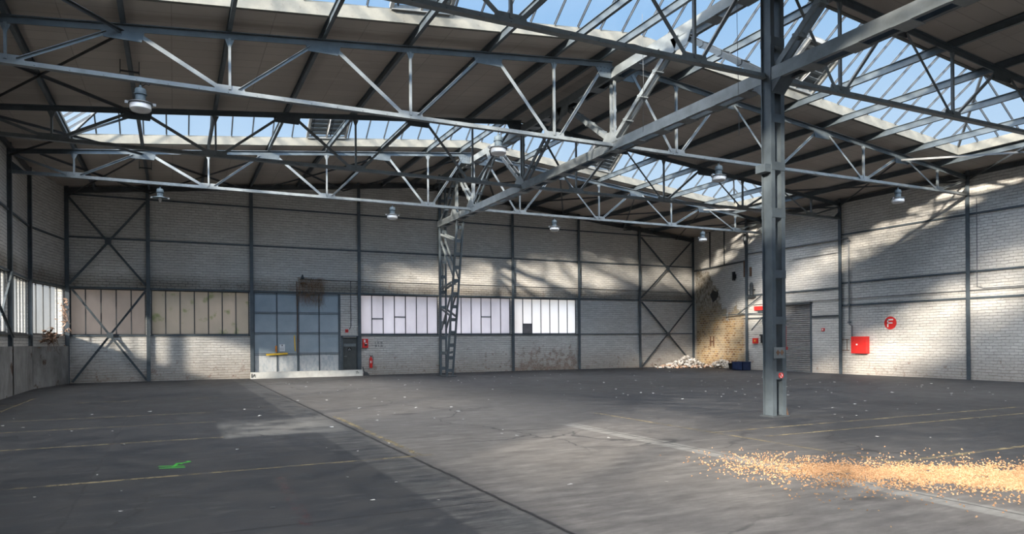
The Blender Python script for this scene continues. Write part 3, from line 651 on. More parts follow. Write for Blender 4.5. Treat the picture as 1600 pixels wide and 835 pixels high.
bm = bmn(); box(bm, (cx0-.16, cy0+.02, 5.33), (cx0+.01, cy1+.02, 5.50)); obj('side_bracket', bm, 'steel', r_)
bm = bmn(); box(bm, (cx0-.05, cy0-.05, 0), (cx1+.05, cy1+.05, .03)); obj('base_plate', bm, 'steel_dark', r_)
bm = bmn(); prism(bm, [(cx1, cy0+.05, 0), (cx1+.12, cy0+.05, 0), (cx1, cy0+.05, .42)], (0, .02, 0)); obj('base_stiffener', bm, 'rust', r_)
bm = bmn(); prism(bm, [(11.7, cy1, 7.5), (11.7, cy1+.45, 7.5), (11.7, cy1, 7.05)], (.38, 0, 0)); prism(bm, [(11.7, cy0, 7.5), (11.7, cy0-.45, 7.5), (11.7, cy0, 7.05)], (.38, 0, 0)); obj('knee_bracket', bm, 'steel', r_)
bm = bmn(); lathe(bm, [(.0, 0), (.055, 0.0), (.055, .006), (0, .006)], 0, 0, 20)
for v in bm.verts: v.co = Vc((v.co.x+11.90, -v.co.z+cy0-.012, v.co.y+.905))
s = tag(obj('prohibition_sticker', bm, 'white'), 'small round red and white sticker low on the battened column', 'sticker')
bm = bmn()
for k in range(20):
    a0, a1 = 2*math.pi*k/20, 2*math.pi*(k+1)/20; beam(bm, (11.90+.055*math.cos(a0), cy0-.022, .905+.055*math.sin(a0)), (11.90+.055*math.cos(a1), cy0-.022, .905+.055*math.sin(a1)), .012, .02, (0, 1, 0))
beam(bm, (11.86, cy0-.022, .945), (11.94, cy0-.022, .865), .012, .014, (0, 1, 0)); obj('red_ring', bm, 'red', s)
bm = bmn(); box(bm, (11.885, cy0-.021, .88), (11.915, cy0-.018, .93)); obj('black_symbol', bm, 'black', s)
bm = bmn(); box(bm, (cx1+.002, cy0+.02, 1.52), (cx1+.035, cy0+.10, 1.98)); box(bm, (cx1+.0, cy0+.0, 1.46), (cx1+.05, cy0+.1, 1.53)); tag(obj('red_safety_strip', bm, 'red_dark'), 'dark red strip fixed to the right side of the battened column', 'strip')

# column 2: laced column and raking leg by the back wall
r_ = thing('laced_column', 'slender laced steel column with a raking leg before the back windows', 'column')
def laced(nm_, p, q, w_, step, fl=.07):
    p, q = Vc(p), Vc(q); d = (q-p).normalized(); s = Vc((1, 0, 0))
    o = None
    for sg in (-1, 1):
        bm = bmn(); beam(bm, p+s*sg*w_/2, q+s*sg*w_/2, fl, .12, (0, 1, 0)); x = obj(nm_, bm, 'steel', r_); o = o or x
    L_ = (q-p).length; k = step/2
    while k < L_: 
        bm = bmn(); a = p+d*k; beam(bm, a-s*(w_/2+.03), a+s*(w_/2+.03), .012, .16, d); obj('batten_plate', bm, 'steel', o); k += step
laced('column_leg', (11.95, 32.4, 0), (11.95, 32.4, 9.9), .30, .75)
laced('raking_leg', (11.95, 31.55, 0), (11.95, 30.05, 7.3), .30, .62)
for (ya, za, yb_, zb_) in ((32.3, 6.6, 30.6, 4.7), (32.3, 4.3, 30.9, 4.5), (32.3, 3.3, 31.0, 2.9), (32.3, 2.3, 31.0, 3.9), (32.3, 1.1, 31.3, 1.2), (32.3, 6.95, 30.25, 6.4)):
    bm = bmn(); beam(bm, (11.83, ya, za), (11.83, yb_, zb_), .05, .10); beam(bm, (12.07, ya, za), (12.07, yb_, zb_), .05, .10); obj('strut', bm, 'steel_light', r_)
bm = bmn()
pts = [(11.75, 32.3, 7.6)]+[(11.75, 32.3-1.3+1.3*math.cos(t), 8.1+1.25*math.sin(t)) for t in [math.pi/2*i/8 for i in range(9)]]
for a, b_ in zip(pts[1:], pts[2:]): beam(bm, a, b_, .08, .08, (1, 0, 0))
obj('curved_bracket', bm, 'steel_dark', r_)
bm = bmn(); box(bm, (11.7, 31.3, 0), (12.2, 32.6, .04)); obj('base_plate', bm, 'steel_dark', r_)

# ------------------------------------------------------------------ doors on the back wall
r_ = struct(empty('door_1'))
bm = bmn(); box(bm, (3.45, D+.03, 0), (7.58, D+.09, 4.13)); obj('door_panel', bm, 'door_blue', r_)
xs_ = [3.47, 4.52, 5.51, 6.53, 7.53]; zz_ = [.26, 1.14, 2.15, 3.14, 4.08]
for i, x in enumerate(xs_):
    bm = bmn(); w_ = .11 if i in (2, 4) else .055; box(bm, (x-w_/2, D-.02, 0), (x+w_/2, D+.03, 4.13)); obj('door_stile', bm, 'steel', r_)
for z in zz_[1:]:
    bm = bmn()
    for dz in (-.035, .035): box(bm, (3.45, D-.0, z+dz-.012), (7.58, D+.03, z+dz+.012))
    obj('door_rail', bm, 'steel', r_)
bm = bmn(); tube(bm, [(5.47, D-.05, 1.2), (5.47, D-.05, 3.6)], .016, 8); tube(bm, [(5.47, D-.05, 1.9), (5.47, D-.12, 1.9), (5.56, D-.12, 1.75)], .014, 8); obj('bolt_rod', bm, 'rust', r_)
bm = bmn(); beam(bm, (4.0, D-.10, 1.12), (5.0, D-.10, 1.17), .04, .09); tag(obj('locking_bar', bm, 'yellow'), 'yellow horizontal bar across the big blue door', 'bar')
bm = bmn(); beam(bm, (5.36, D-.06, 1.28), (5.32, D-.06, 2.05), .03, .05, (1, 0, 0)); tag(obj('door_stay', bm, 'yellow'), 'yellow upright bar on the big blue door', 'bar')
bm = bmn(); box(bm, (4.43, D-.07, 1.25), (4.50, D-.03, 1.55)); tag(obj('orange_tag', bm, 'orange'), 'small orange lock tag on the blue door', 'tag')
bm = bmn(); box(bm, (4.62, D-.035, 1.27), (4.88, D-.022, 1.62)); s = tag(obj('notice_sheet', bm, 'paper'), 'white notice sheet on the blue door', 'notice')
bm = bmn(); box(bm, (4.73, D-.038, 1.53), (4.77, D-.034, 1.60)); box(bm, (4.66, D-.038, 1.36), (4.84, D-.034, 1.365)); box(bm, (4.66, D-.038, 1.40), (4.84, D-.034, 1.405)); obj('print', bm, 'black', s)
r_ = struct(empty('door_2'))
bm = bmn(); box(bm, (7.70, D+.10, 0), (8.42, D+.15, 1.95)); obj('door_panel', bm, 'door_grey', r_)
bm = bmn()
for q in ((7.60, D-.04, 0, 7.70, D+.12, 2.02), (8.42, D-.04, 0, 8.47, D+.12, 2.02), (7.60, D-.04, 1.96, 8.47, D+.12, 2.03)): box(bm, q[:3], q[3:])
obj('door_frame', bm, 'steel', r_)
bm = bmn(); box(bm, (7.76, D+.085, 1.48), (8.38, D+.10, 1.62)); obj('door_band', bm, 'kick', r_)
bm = bmn(); tube(bm, [(7.78, D+.1, .98), (7.78, D+.03, .98), (7.90, D+.03, .98)], .014, 8); obj('door_handle', bm, 'pipe', r_)
def disc_y(bm, x, y, z, r, t, n=24):
    a = [(x+r*math.cos(2*math.pi*k/n), y, z+r*math.sin(2*math.pi*k/n)) for k in range(n)]; prism(bm, a, (0, t, 0))
bm = bmn(); disc_y(bm, 8.05, D+.084, 1.34, .105, .012); s = tag(obj('round_door_sign', bm, 'black'), 'small round black sign on the narrow dark door', 'sign')
bm = bmn(); box(bm, (8.0, D+.078, 1.29), (8.03, D+.085, 1.33)); box(bm, (8.07, D+.078, 1.29), (8.10, D+.085, 1.33)); disc_y(bm, 8.05, D+.078, 1.38, .015, .006, 10); obj('pictogram', bm, 'paper', s)
# white concrete barrier in front of the doors
r_ = thing('concrete_barrier', 'long low white concrete barrier lying in front of the blue door', 'barrier')
bm = bmn(); prism(bm, [(3.25, D-.62, 0), (3.25, D-.28, 0), (3.25, D-.34, .30), (3.25, D-.56, .30)], (5.3, 0, 0)); o = obj('barrier_body', bm, 'concrete_white', r_)
bm = bmn(); box(bm, (3.28, D-.625, .05), (3.31, D-.60, .24)); beam(bm, (3.33, D-.62, .06), (3.42, D-.60, .22), .01, .02, (1, 0, 0)); beam(bm, (3.42, D-.60, .22), (3.45, D-.62, .06), .01, .02, (1, 0, 0)); obj('end_mark', bm, 'black', r_)
bm = bmn(); beam(bm, (8.20, D-.60, .20), (8.30, D-.585, .24), .01, .02, (1, 0, 0)); beam(bm, (8.30, D-.585, .24), (8.24, D-.62, .12), .01, .02, (1, 0, 0)); beam(bm, (8.22, D-.61, .15), (8.34, D-.61, .15), .01, .015, (1, 0, 0)); beam(bm, (8.34, D-.59, .22), (8.34, D-.62, .12), .01, .02, (1, 0, 0)); obj('painted_number', bm, 'black', r_)
# extinguisher
r_ = thing('fire_extinguisher', 'red fire extinguisher hung on the white brick wall right of the narrow door', 'fire extinguisher')
bm = bmn(); lathe(bm, [(.0, .36), (.07, .37), (.082, .40), (.082, .80), (.075, .86), (.03, .91), (.03, .95)], 9.10, D-.12); obj('cylinder', bm, 'red', r_, True)
bm = bmn(); box(bm, (9.04, D-.20, .62), (9.13, D-.198, .74)); obj('instruction_label', bm, 'white', r_)
bm = bmn(); box(bm, (9.07, D-.15, .95), (9.13, D-.09, .99)); beam(bm, (9.08, D-.12, 1.0), (9.0, D-.12, 1.05), .03, .015); tube(bm, [(9.12, D-.12, .97), (9.19, D-.12, 1.0), (9.22, D-.12, .9), (9.20, D-.12, .55)], .012, 8); obj('valve_and_hose', bm, 'black', r_)
r_ = thing('extinguisher_box', 'small red alarm cabinet on the wall beside the narrow door', 'cabinet')
bm = bmn(); box(bm, (8.68, D-.13, 1.40), (8.96, D, 1.86)); obj('body', bm, 'red', r_)
bm = bmn(); box(bm, (8.74, D-.136, 1.68), (8.82, D-.13, 1.82)); obj('label_sheet', bm, 'paper', r_); bm = bmn(); box(bm, (8.77, D-.138, 1.50), (8.90, D-.13, 1.60)); obj('dark_slot', bm, 'black', r_); bm = bmn(); box(bm, (8.79, D-.14, 1.61), (8.90, D-.13, 1.64)); obj('white_strip', bm, 'white', r_)
bm = bmn()
for row, (z, pat) in enumerate(((1.645, '1 11011'), (1.50, '11 1 11'))):
    for i, ch in enumerate(pat):
        if ch == '1':
            x = 9.35+i*.058
            box(bm, (x, D-.006, z-.05), (x+.012, D+.001, z+.05)); box(bm, (x, D-.006, z+.03), (x+.042, D+.001, z+.05)); box(bm, (x+.03, D-.006, z-.05), (x+.042, D+.001, z+.01))
            if row: box(bm, (x, D-.006, z-.05), (x+.042, D+.001, z-.035))
tag(obj('stencilled_lettering', bm, 'steel_dark'), 'faded black stencilled lettering in two lines on the white brick', 'lettering')
bm = bmn(); box(bm, (7.82, D-.07, 2.19), (7.96, D, 2.35)); s = tag(obj('alarm_call_point', bm, 'red'), 'red alarm call point above the narrow dark door', 'alarm button')
bm = bmn(); box(bm, (7.85, D-.075, 2.22), (7.93, D-.07, 2.30)); obj('button_face', bm, 'red_dark', s)
# thin pipe run over the door and down
bm = bmn(); tube(bm, [(5.6, D-.04, 4.82), (8.1, D-.04, 4.80)], .014, 6); tube(bm, [(8.1, D-.04, 4.80), (8.1, D-.04, 2.5), (8.03, D-.04, 2.35)], .018, 6); tube(bm, [(8.1, D-.04, 4.80), (21.5, D-.04, 4.78), (29.8, D-.04, 4.70)], .012, 6)
tag(obj('conduit', bm, 'steel_dark'), 'thin dark conduit run along the back wall above the windows', 'pipe')
r_ = thing('wall_lamp_bracket', 'rusty outdoor-style lamp bracket above the big blue door', 'bracket')
bm = bmn(); tube(bm, [(5.72, D-.02, 4.85), (5.72, D-.1, 5.02)], .018, 6); lathe(bm, [(.10, 4.84), (.06, 4.92), (.02, 5.05)], 5.72, D-.12, 12); obj('hood', bm, 'steel_dark', r_)
bm = bmn(); tube(bm, [(5.62, D-.06, 4.62), (5.75, D-.12, 4.64), (5.95, D-.14, 4.55)], [.03, .045, .02], 6); tube(bm, [(5.45, D-.05, 4.7), (5.46, D-.05, 3.6)], .018, 6); obj('arm', bm, 'rust', r_)
# hanging dry twigs above the door: a tangle nobody could count
bm = bmn(); rr = random.Random(3)
for i in range(420):
    x = 5.45+rr.random()**.9*1.3+rr.gauss(0, .06); z = 4.92-rr.random()**1.5*1.15; p = Vc((x, D-.06-rr.random()*.12, z)); pts = [p]
    for k in range(4): p = p+Vc((rr.uniform(-.10, .10), rr.uniform(-.03, .02), -rr.uniform(.0, .17))); p.y = min(p.y, D-.03); pts.append(p)
    tube(bm, pts, .003, 3)
tag(obj('dry_creeper', bm, 'twig'), 'brown tangle of dry creeper hanging above the blue door', 'creeper', kind='stuff')
# dry leaves on the left corner
def creeper(nm_, label, c, n_, sx_, sz_, ny):
    bm = bmn()
    for i in range(n_):
        p = Vc(c)+Vc((rr.gauss(0, .10), rr.gauss(0, sx_), rr.gauss(0, sz_))); a = rr.random()*6.28; s = .05+.06*rr.random()
        u_ = Vc((math.cos(a), math.sin(a)*.5, rr.uniform(-1, 1))).normalized()*s; v_ = Vc((rr.uniform(-1, 1), 1, rr.uniform(-1, 1))).normalized()*s*.6
        prism(bm, [p-u_, p+v_, p+u_*1.1, p-v_], (.004, .004, .003))
    for i in range(12):
        p = Vc(c)+Vc((0, rr.uniform(-sx_, sx_)*1.6, sz_)); pts = [p]
        for k in range(5): p = p+Vc((rr.uniform(-.04, .08), rr.uniform(-.15, .15), -rr.uniform(.05, .2))); pts.append(p)
        tube(bm, pts, .006, 3)
    tag(obj(nm_, bm, ny), label, 'dry plant', kind='stuff')
creeper('dry_leaves', 'withered leaves growing in under the left wall window', (-4.45, 33.2, 1.95), 90, .7, .14, 'rust')
creeper('dry_vine', 'pale withered vine hanging in the left back corner', (-4.2, 34.9, 2.9), 60, .25, .45, 'rubble_pink')

# ------------------------------------------------------------------ right wall equipment
r_ = struct(empty('door_3'))
bm = bmn(); z = .06
while z < 3.36:
    prism(bm, [(XR+.10, 25.08, z), (XR+.045, 25.08, z+.03), (XR+.045, 25.08, z+.07), (XR+.10, 25.08, z+.10)], (0, 1.86, 0)); z += .105
box(bm, (XR+.10, 25.07, 0), (XR+.12, 26.95, 3.46)); obj('roller_curtain', bm, 'roller', r_)
bm = bmn(); box(bm, (XR-.05, 25.02, 0), (XR+.10, 25.10, 3.46)); box(bm, (XR-.05, 26.92, 0), (XR+.10, 27.0, 3.46)); obj('guide_rail', bm, 'steel', r_)
bm = bmn(); box(bm, (XR-.16, 24.98, 3.46), (XR+.02, 27.02, 3.56)); obj('roller_box', bm, 'steel_dark', r_); bm = bmn(); box(bm, (XR-.02, 25.07, 0), (XR+.08, 26.95, .07)); obj('bottom_bar', bm, 'pipe', r_)
r_ = thing('hydrant_cabinet', 'large red fire hose cabinet on the right wall', 'cabinet')
cy0_, cy1_ = 21.80, 22.58; cz0, cz1 = 1.00, 1.79; cxw = XR-.25
bm = bmn(); box(bm, (cxw, cy0_, cz0), (XR, cy1_, cz1)); o = obj('body', bm, 'red', r_); 
bm = bmn(); box(bm, (cxw-.015, cy0_+.03, cz0+.03), (cxw, cy1_-.03, cz1-.03)); d1 = obj('door', bm, 'red', r_)
bm = bmn(); box(bm, (cxw-.03, 22.22, 1.38), (cxw-.015, 22.30, 1.45)); obj('handle', bm, 'white', d1); bm = bmn(); box(bm, (cxw-.018, 22.40, 1.60), (cxw-.014, 22.50, 1.61)); box(bm, (cxw-.018, 22.49, 1.52), (cxw-.014, 22.50, 1.61)); obj('small_mark', bm, 'red_dark', d1)
# F sign
def disc_x(bm, x, y, z, r, t, n=40): prism(bm, [(x, y+r*math.cos(2*math.pi*k/n), z+r*math.sin(2*math.pi*k/n)) for k in range(n)], (t, 0, 0))
bm = bmn(); disc_x(bm, XR-.015, 20.74, 2.385, .29, .015); s = tag(obj('round_f_sign', bm, 'red'), 'round red sign with a white letter F on the right wall', 'sign')
bm = bmn(); fx = XR-.020
def fbox(y0_, y1_, z0_, z1_): box(bm, (fx, y0_, z0_), (fx+.006, y1_, z1_))
fbox(20.83, 20.89, 2.20, 2.56); fbox(20.60, 20.89, 2.50, 2.56); fbox(20.63, 20.89, 2.355, 2.41); obj('letter_f', bm, 'white', s)
bm = bmn(); box(bm, (XR-.06, 24.25, 2.07), (XR, 24.40, 2.22)); s = tag(obj('alarm_call_point', bm, 'red'), 'small red alarm button on the right wall right of the roller door', 'alarm button'); bm = bmn(); box(bm, (XR-.065, 24.29, 2.11), (XR-.06, 24.36, 2.18)); obj('button_face', bm, 'white', s)
bm = bmn(); tube(bm, [(XR-.08, YRK, 6.47), (XR-.08, 22.83, 6.47), (XR-.08, 22.80, 6.42), (XR-.08, 22.80, 2.38), (XR-.08, 22.66, 2.30), (XR-.08, 22.66, 1.30), (XR-.08, 22.56, 1.26)], .035, 10); s = tag(obj('water_pipe', bm, 'pipe'), 'grey pipe running along the right wall and down into the red cabinet', 'pipe')
bm = bmn()
for z in (6.3, 3.3, 2.45): disc = box(bm, (XR-.13, 22.75, z), (XR, 22.86, z+.05))
obj('pipe_clip', bm, 'steel', s)
bm = bmn(); tube(bm, [(XR-.05, YBK, 3.60), (XR-.05, YRK-.4, 3.60)], .018, 6); tag(obj('conduit', bm, 'pipe'), 'thin horizontal conduit on the right wall between two rails', 'pipe')
bm = bmn(); tube(bm, [(XR-.05, 16.95, 7.3), (XR-.05, 16.95, 3.75), (XR-.05, 16.7, 3.66), (XR-.05, 10, 3.66)], .015, 6); tag(obj('conduit', bm, 'pipe'), 'thin conduit dropping beside the post right of the F sign', 'pipe')
bm = bmn(); tube(bm, [(XR-.03, 26.2, 5.8), (XR-.03, 23.4, 5.85)], .012, 6); tag(obj('loose_cable', bm, 'steel_dark'), 'thin dark cable on the right wall above the roller door', 'cable')
bm = bmn(); tube(bm, [(XR-.02, 23.15, 1.66), (XR-.12, 23.15, 1.66), (XR-.12, 22.78, 1.66)], .02, 6); tube(bm, [(XR-.02, 23.15, 1.14), (XR-.12, 23.15, 1.14), (XR-.12, 22.78, 1.14)], .02, 6); tube(bm, [(XR-.12, 22.90, 1.66), (XR-.12, 22.90, 1.14)], .016, 6); tag(obj('iron_bracket', bm, 'rust'), 'rusty H shaped iron bracket left of the red hose cabinet', 'bracket')
# corner equipment around the bare brick (far right wall)
dw = (Vc((XRB, D, 0))-Vc((XR, YRK, 0))).normalized(); nw = Vc((-dw.y, dw.x, 0))
def WP(y, z, off=0): t = (y-YRK)/(D-YRK); return Vc((XR+(XRB-XR)*t, y, z))+nw*off
def wbox(bm, y0_, y1_, z0_, z1_, t): prism(bm, [WP(y0_, z0_), WP(y1_, z0_), WP(y1_, z1_), WP(y0_, z1_)], nw*t)
bm = bmn(); box(bm, (XR-.10, 28.60, 1.46), (XR, 28.95, 1.76)); s = tag(obj('red_switch_box', bm, 'red'), 'red switch box low on the wall left of the battened column', 'switch box'); bm = bmn(); box(bm, (XR-.105, 28.72, 1.56), (XR-.10, 28.82, 1.66)); obj('switch', bm, 'yellow', s)
bm = bmn(); box(bm, (XR-.10, 28.15, 1.50), (XR, 28.35, 1.9)); box(bm, (XR-.13, 28.1, 1.88), (XR-.02, 28.4, 1.95)); tube(bm, [(XR-.06, 28.25, 1.5), (XR-.06, 28.2, 1.0), (XR-.06, 28.0, .4)], .012, 6); tag(obj('wall_telephone', bm, 'black'), 'black control box with cable beside the red switch box', 'control box')
r_ = thing('signal_horn', 'red signal horn device on the wall behind the battened column', 'horn')
bm = bmn(); box(bm, (XR-.16, 28.05, 3.28), (XR, 28.75, 3.50)); obj('body', bm, 'red', r_); bm = bmn(); box(bm, (XR-.14, 28.2, 3.14), (XR-.03, 28.5, 3.28)); obj('bell', bm, 'steel_dark', r_)
bm = bmn(); beam(bm, WP(31.5, 3.12, .3), (XR-.3, 28.0, 3.12), .05, .05); beam(bm, WP(29.9, 3.12, .3), (XR-.2, 28.2, 4.05), .05, .05); beam(bm, (XR-.2, 28.9, 2.2), (XR-.3, 28.0, 2.9), .05, .05); beam(bm, WP(29.6, 2.86, .1), (XR-.1, 28.1, 2.86), .05, .05); tag(obj('wall_crane_bracket', bm, 'steel'), 'grey triangular steel bracket sticking out behind the battened column', 'bracket')
bm = bmn(); lathe(bm, [(.10, 4.10), (.10, 4.7), (.05, 4.85)], XR-.14, 28.95, 10); box(bm, (XR-.25, 28.75, 4.0), (XR, 29.2, 4.08)); box(bm, (XR-.2, 28.8, 4.4), (XR, 29.1, 4.46)); tag(obj('pulley_block', bm, 'steel_dark'), 'rusty pulley block on the corner pilaster', 'pulley')
bm = bmn(); tube(bm, [(XR-.10, 29.15, 7.9), (XR-.30, 29.2, 7.6), (XR-.34, 29.2, 7.2), (XR-.30, 29.2, 7.0)], .10, 10); tag(obj('stub_pipe', bm, 'steel_dark'), 'thick dark elbow pipe high in the right corner', 'pipe')
for y, z, h_ in ((29.5, 5.2, .9), (29.05, 5.2, .5)):
    bm = bmn(); wbox(bm, y, y+.10, z, z+h_, .12) if y > YRK else box(bm, (XR-.1, y, z), (XR, y+.08, z+h_)); tag(obj('iron_anchor', bm, 'rust'), ('longer' if h_ > .6 else 'shorter')+' rusty iron anchor bar high beside the corner pilaster', 'anchor')
bm = bmn(); wbox(bm, 33.3, 33.36, 1.3, 1.9, .08); wbox(bm, 32.95, 33.0, 1.3, 1.9, .08); wbox(bm, 32.95, 33.36, 1.55, 1.62, .08); tag(obj('iron_clamp', bm, 'rust'), 'small rusty H clamp set in the bare brick', 'clamp')
bm = bmn(); wbox(bm, 30.5, 30.75, 5.2, 5.45, .1); wbox(bm, 30.6, 30.7, 5.1, 5.6, .16); tag(obj('wall_hook', bm, 'black'), 'black hook plate high on the peeling brick', 'hook')
# flat black plate painting the shade inside a ragged hole in the brick
bm = bmn()
pts = [WP(32.9+.42*math.cos(t)*(1+.25*math.sin(3*t)), 4.35+.33*math.sin(t)*(1+.2*math.cos(5*t)), .02) for t in [2*math.pi*k/16 for k in range(16)]]; prism(bm, pts, nw*.01); tag(obj('hole_shade_plate', bm, 'black'), 'ragged black plate for the shade of a hole in the bare brick corner', 'hole')
for y, s_ in ((33.33, 'nearer the back corner'), (31.7, 'nearer the pilaster')):
    bm = bmn(); a = WP(y, 6.1, .05); b_ = WP(y, 8.35, .05); beam(bm, a, b_, .05, .05, (0, 1, 0)); tag(obj('thin_wall_bar', bm, 'steel_dark'), 'thin upright bar high on the corner wall, '+s_, 'bar')
# tubs
r_ = thing('black_tub', 'round black mortar tub on the floor by the bare brick', 'tub')
bm = bmn(); lathe(bm, [(.0, .0), (.20, 0.0), (.27, .33), (.30, .34), (.30, .36), (.25, .36), (.18, .04), (0, .04)], 28.55, 30.15, 24); obj('tub_body', bm, 'black', r_, True)
bm = bmn(); tube(bm, [(28.28, 30.15, .33), (28.26, 30.0, .42), (28.45, 29.86, .36)], .012, 6); obj('rope_handle', bm, 'scrap', r_)
r_ = thing('blue_crate', 'dark blue plastic crate on the floor left of the battened column', 'crate')
bm = bmn(); x0_, x1_, y0_, y1_ = 27.9, 28.5, 28.75, 29.55; box(bm, (x0_, y0_, 0), (x1_, y1_, .03))
for q in ((x0_, y0_, x0_+.03, y1_), (x1_-.03, y0_, x1_, y1_), (x0_, y0_, x1_, y0_+.03), (x0_, y1_-.03, x1_, y1_)): box(bm, (q[0], q[1], 0), (q[2], q[3], .46))
obj('crate_body', bm, 'navy', r_); bm = bmn()
for i in range(9): box(bm, (x0_-.012, y0_+.04+i*.085, .04), (x0_, y0_+.055+i*.085, .42))
box(bm, (x0_-.02, y0_-.02, .42), (x0_, y1_+.02, .47)); box(bm, (x0_-.02, y0_-.02, .42), (x1_+.02, y0_, .47)); obj('rim_and_ribs', bm, 'navy', r_)
# rubble heap
bm = bmn(); rr = random.Random(11)
def shard(bm, p, s):
    v = [bm.verts.new(p+Vc((rr.uniform(-1, 1), rr.uniform(-1, 1), rr.uniform(-.6, .6)))*s) for _ in range(7)]
    try: bmesh.ops.convex_hull(bm, input=v)
    except Exception: pass
for i in range(430):
    t = rr.random(); 
    if t < .68: cx_, cy_, hh, sp_ = 28.55+rr.gauss(0, .75), 34.1+rr.gauss(0, .5), .75, .8
    else: cx_, cy_, hh, sp_ = 29.45+rr.gauss(0, .22), 31.8+rr.gauss(0, .55), .55, .5
    d_c = math.hypot((cx_-(28.55 if t < .68 else 29.45))/1.3, cy_-(34.1 if t < .68 else 31.8)); z = max(.04, hh*(1-d_c*.75)*rr.random()**.6)
    xw_ = WP(min(cy_, 35.3), 0).x-.15; shard(bm, Vc((min(cx_, xw_), min(cy_, D-.2), z)), .06+.10*rr.random())
tag(obj('rubble_heap', bm, 'rubble'), 'heap of white torn plaster and film against the corner', 'rubble', kind='stuff')
bm = bmn()
for i in range(260): shard(bm, Vc((28.6+rr.gauss(0, .9), 33.9+rr.gauss(0, .7), .03+rr.random()*.12)), .05+.06*rr.random())
for v in bm.verts: v.co.x = min(v.co.x, 29.3); v.co.y = min(v.co.y, D-.1); v.co.z = max(v.co.z, .0)
tag(obj('brick_dust', bm, 'rubble_pink'), 'pinkish brick dust and crumbs under the white rubble', 'rubble', kind='stuff')

# ------------------------------------------------------------------ pendant lamps
def lamp(x, y, ztop, label, glass=True):
    r_ = thing('pendant_lamp', label, 'lamp', 'industrial pendant lamps under the trusses')
    bm = bmn(); lathe(bm, [(.03, ztop), (.03, ztop-.06), (.10, ztop-.07), (.115, ztop-.10), (.115, ztop-.17), (.105, ztop-.175), (.13, ztop-.18), (.13, ztop-.20), (.105, ztop-.21), (.105, ztop-.33), (.13, ztop-.35)], x, y); obj('housing', bm, 'lamp_body', r_, True)
    bm = bmn(); lathe(bm, [(.13, ztop-.345), (.24, ztop-.38), (.245, ztop-.40), (.20, ztop-.40)], x, y); cl = obj('reflector_rim', bm, 'steel_dark' if glass else 'lamp_body', r_, True)
    for s in (-1, 1):
        bm = bmn(); box(bm, (x+s*.27-.035, y-.012, ztop-.42), (x+s*.27+.035, y+.012, ztop-.36)); obj('clip', bm, 'pipe', cl)
    if glass:
        bm = bmn(); lathe(bm, [(.20, ztop-.39), (.215, ztop-.41), (.215, ztop-.52), (.18, ztop-.56), (.10, ztop-.575), (0.001, ztop-.58)], x, y); obj('glass_bowl', bm, 'lamp_glass', r_, True)
    else:
        bm = bmn(); lathe(bm, [(.05, ztop-.40), (.06, ztop-.46), (.02, ztop-.55)], x, y, 12); obj('bulb', bm, 'lamp_glass', r_, True)
    bm = bmn(); tube(bm, [(x, y, ztop+.14), (x, y, ztop-.01)], .012, 6); tube(bm, [(x+.2, y, ztop+.12), (x+.17, y, ztop+.03), (x+.1, y, ztop+.05), (x+.03, y, ztop-.01)], .008, 6); obj('cable', bm, 'black', r_)
A_ = YT['TA']; C_ = YT['TC']; zt_ = ZB-.13
for x, y, s, g in ((-.62, A_, 'large lamp with opal bowl hanging at upper left', 1), (8.0, A_, None, 1), (15.8, A_, None, 1), (24.55, A_, None, 1), (-.41, C_, None, 0), (8.19, C_, None, 1), (15.88, C_, None, 1), (24.68, C_, None, 1)):
    lb = {-.62: 'large grey pendant lamp with opal bowl at the upper left, nearest of all', 8.0: 'grey pendant lamp hanging just left of the ridge girder', 15.8: 'grey pendant lamp hanging left of the battened column', 24.55: 'pendant lamp hanging before the right wall above the F sign',
          -.41: 'pendant lamp without its bowl near the left back window', 8.19: 'far pendant lamp above the white windows, left of the laced column', 15.88: 'far pendant lamp right of the laced column', 24.68: 'far pendant lamp at the right back corner'}[x]
    lamp(x, y, zt_, lb, g)
# small boxes clamped on purlins
for x, y, s in ((-.95, 19.9, 'near'), (-.95, 30.6, 'far')):
    bm = bmn(); zc_ = zch(x)+.0; box(bm, (x-.22, y-.02, zc_-.04), (x+.22, y+.02, zc_)); 
    for q in (-.22, .20): box(bm, (x+q, y-.015, zc_-.08), (x+q+.02, y+.015, zc_+.26))
    tag(obj('conduit_hanger', bm, 'steel_dark'), 'small dark hanger clamped on a left purlin, the %s one' % s, 'hanger')
# pull cords of the skylight vents
for pts, lb in (([(11.3, 15.2, 10.4), (11.4, 15.3, 8.6), (11.6, 15.6, 7.4)], 'thin dark pull cord hanging beside the ridge girder'), ([(12.5, 11.9, 9.8), (12.45, 11.9, 1.9)], 'thin rope hanging just right of the battened column'), ([(11.45, 11.9, 9.8), (11.5, 11.9, 6.3)], 'thin rope hanging just left of the battened column')):
    bm = bmn(); tube(bm, pts, .006, 5); tag(obj('pull_cord', bm, 'steel_dark'), lb, 'cord')

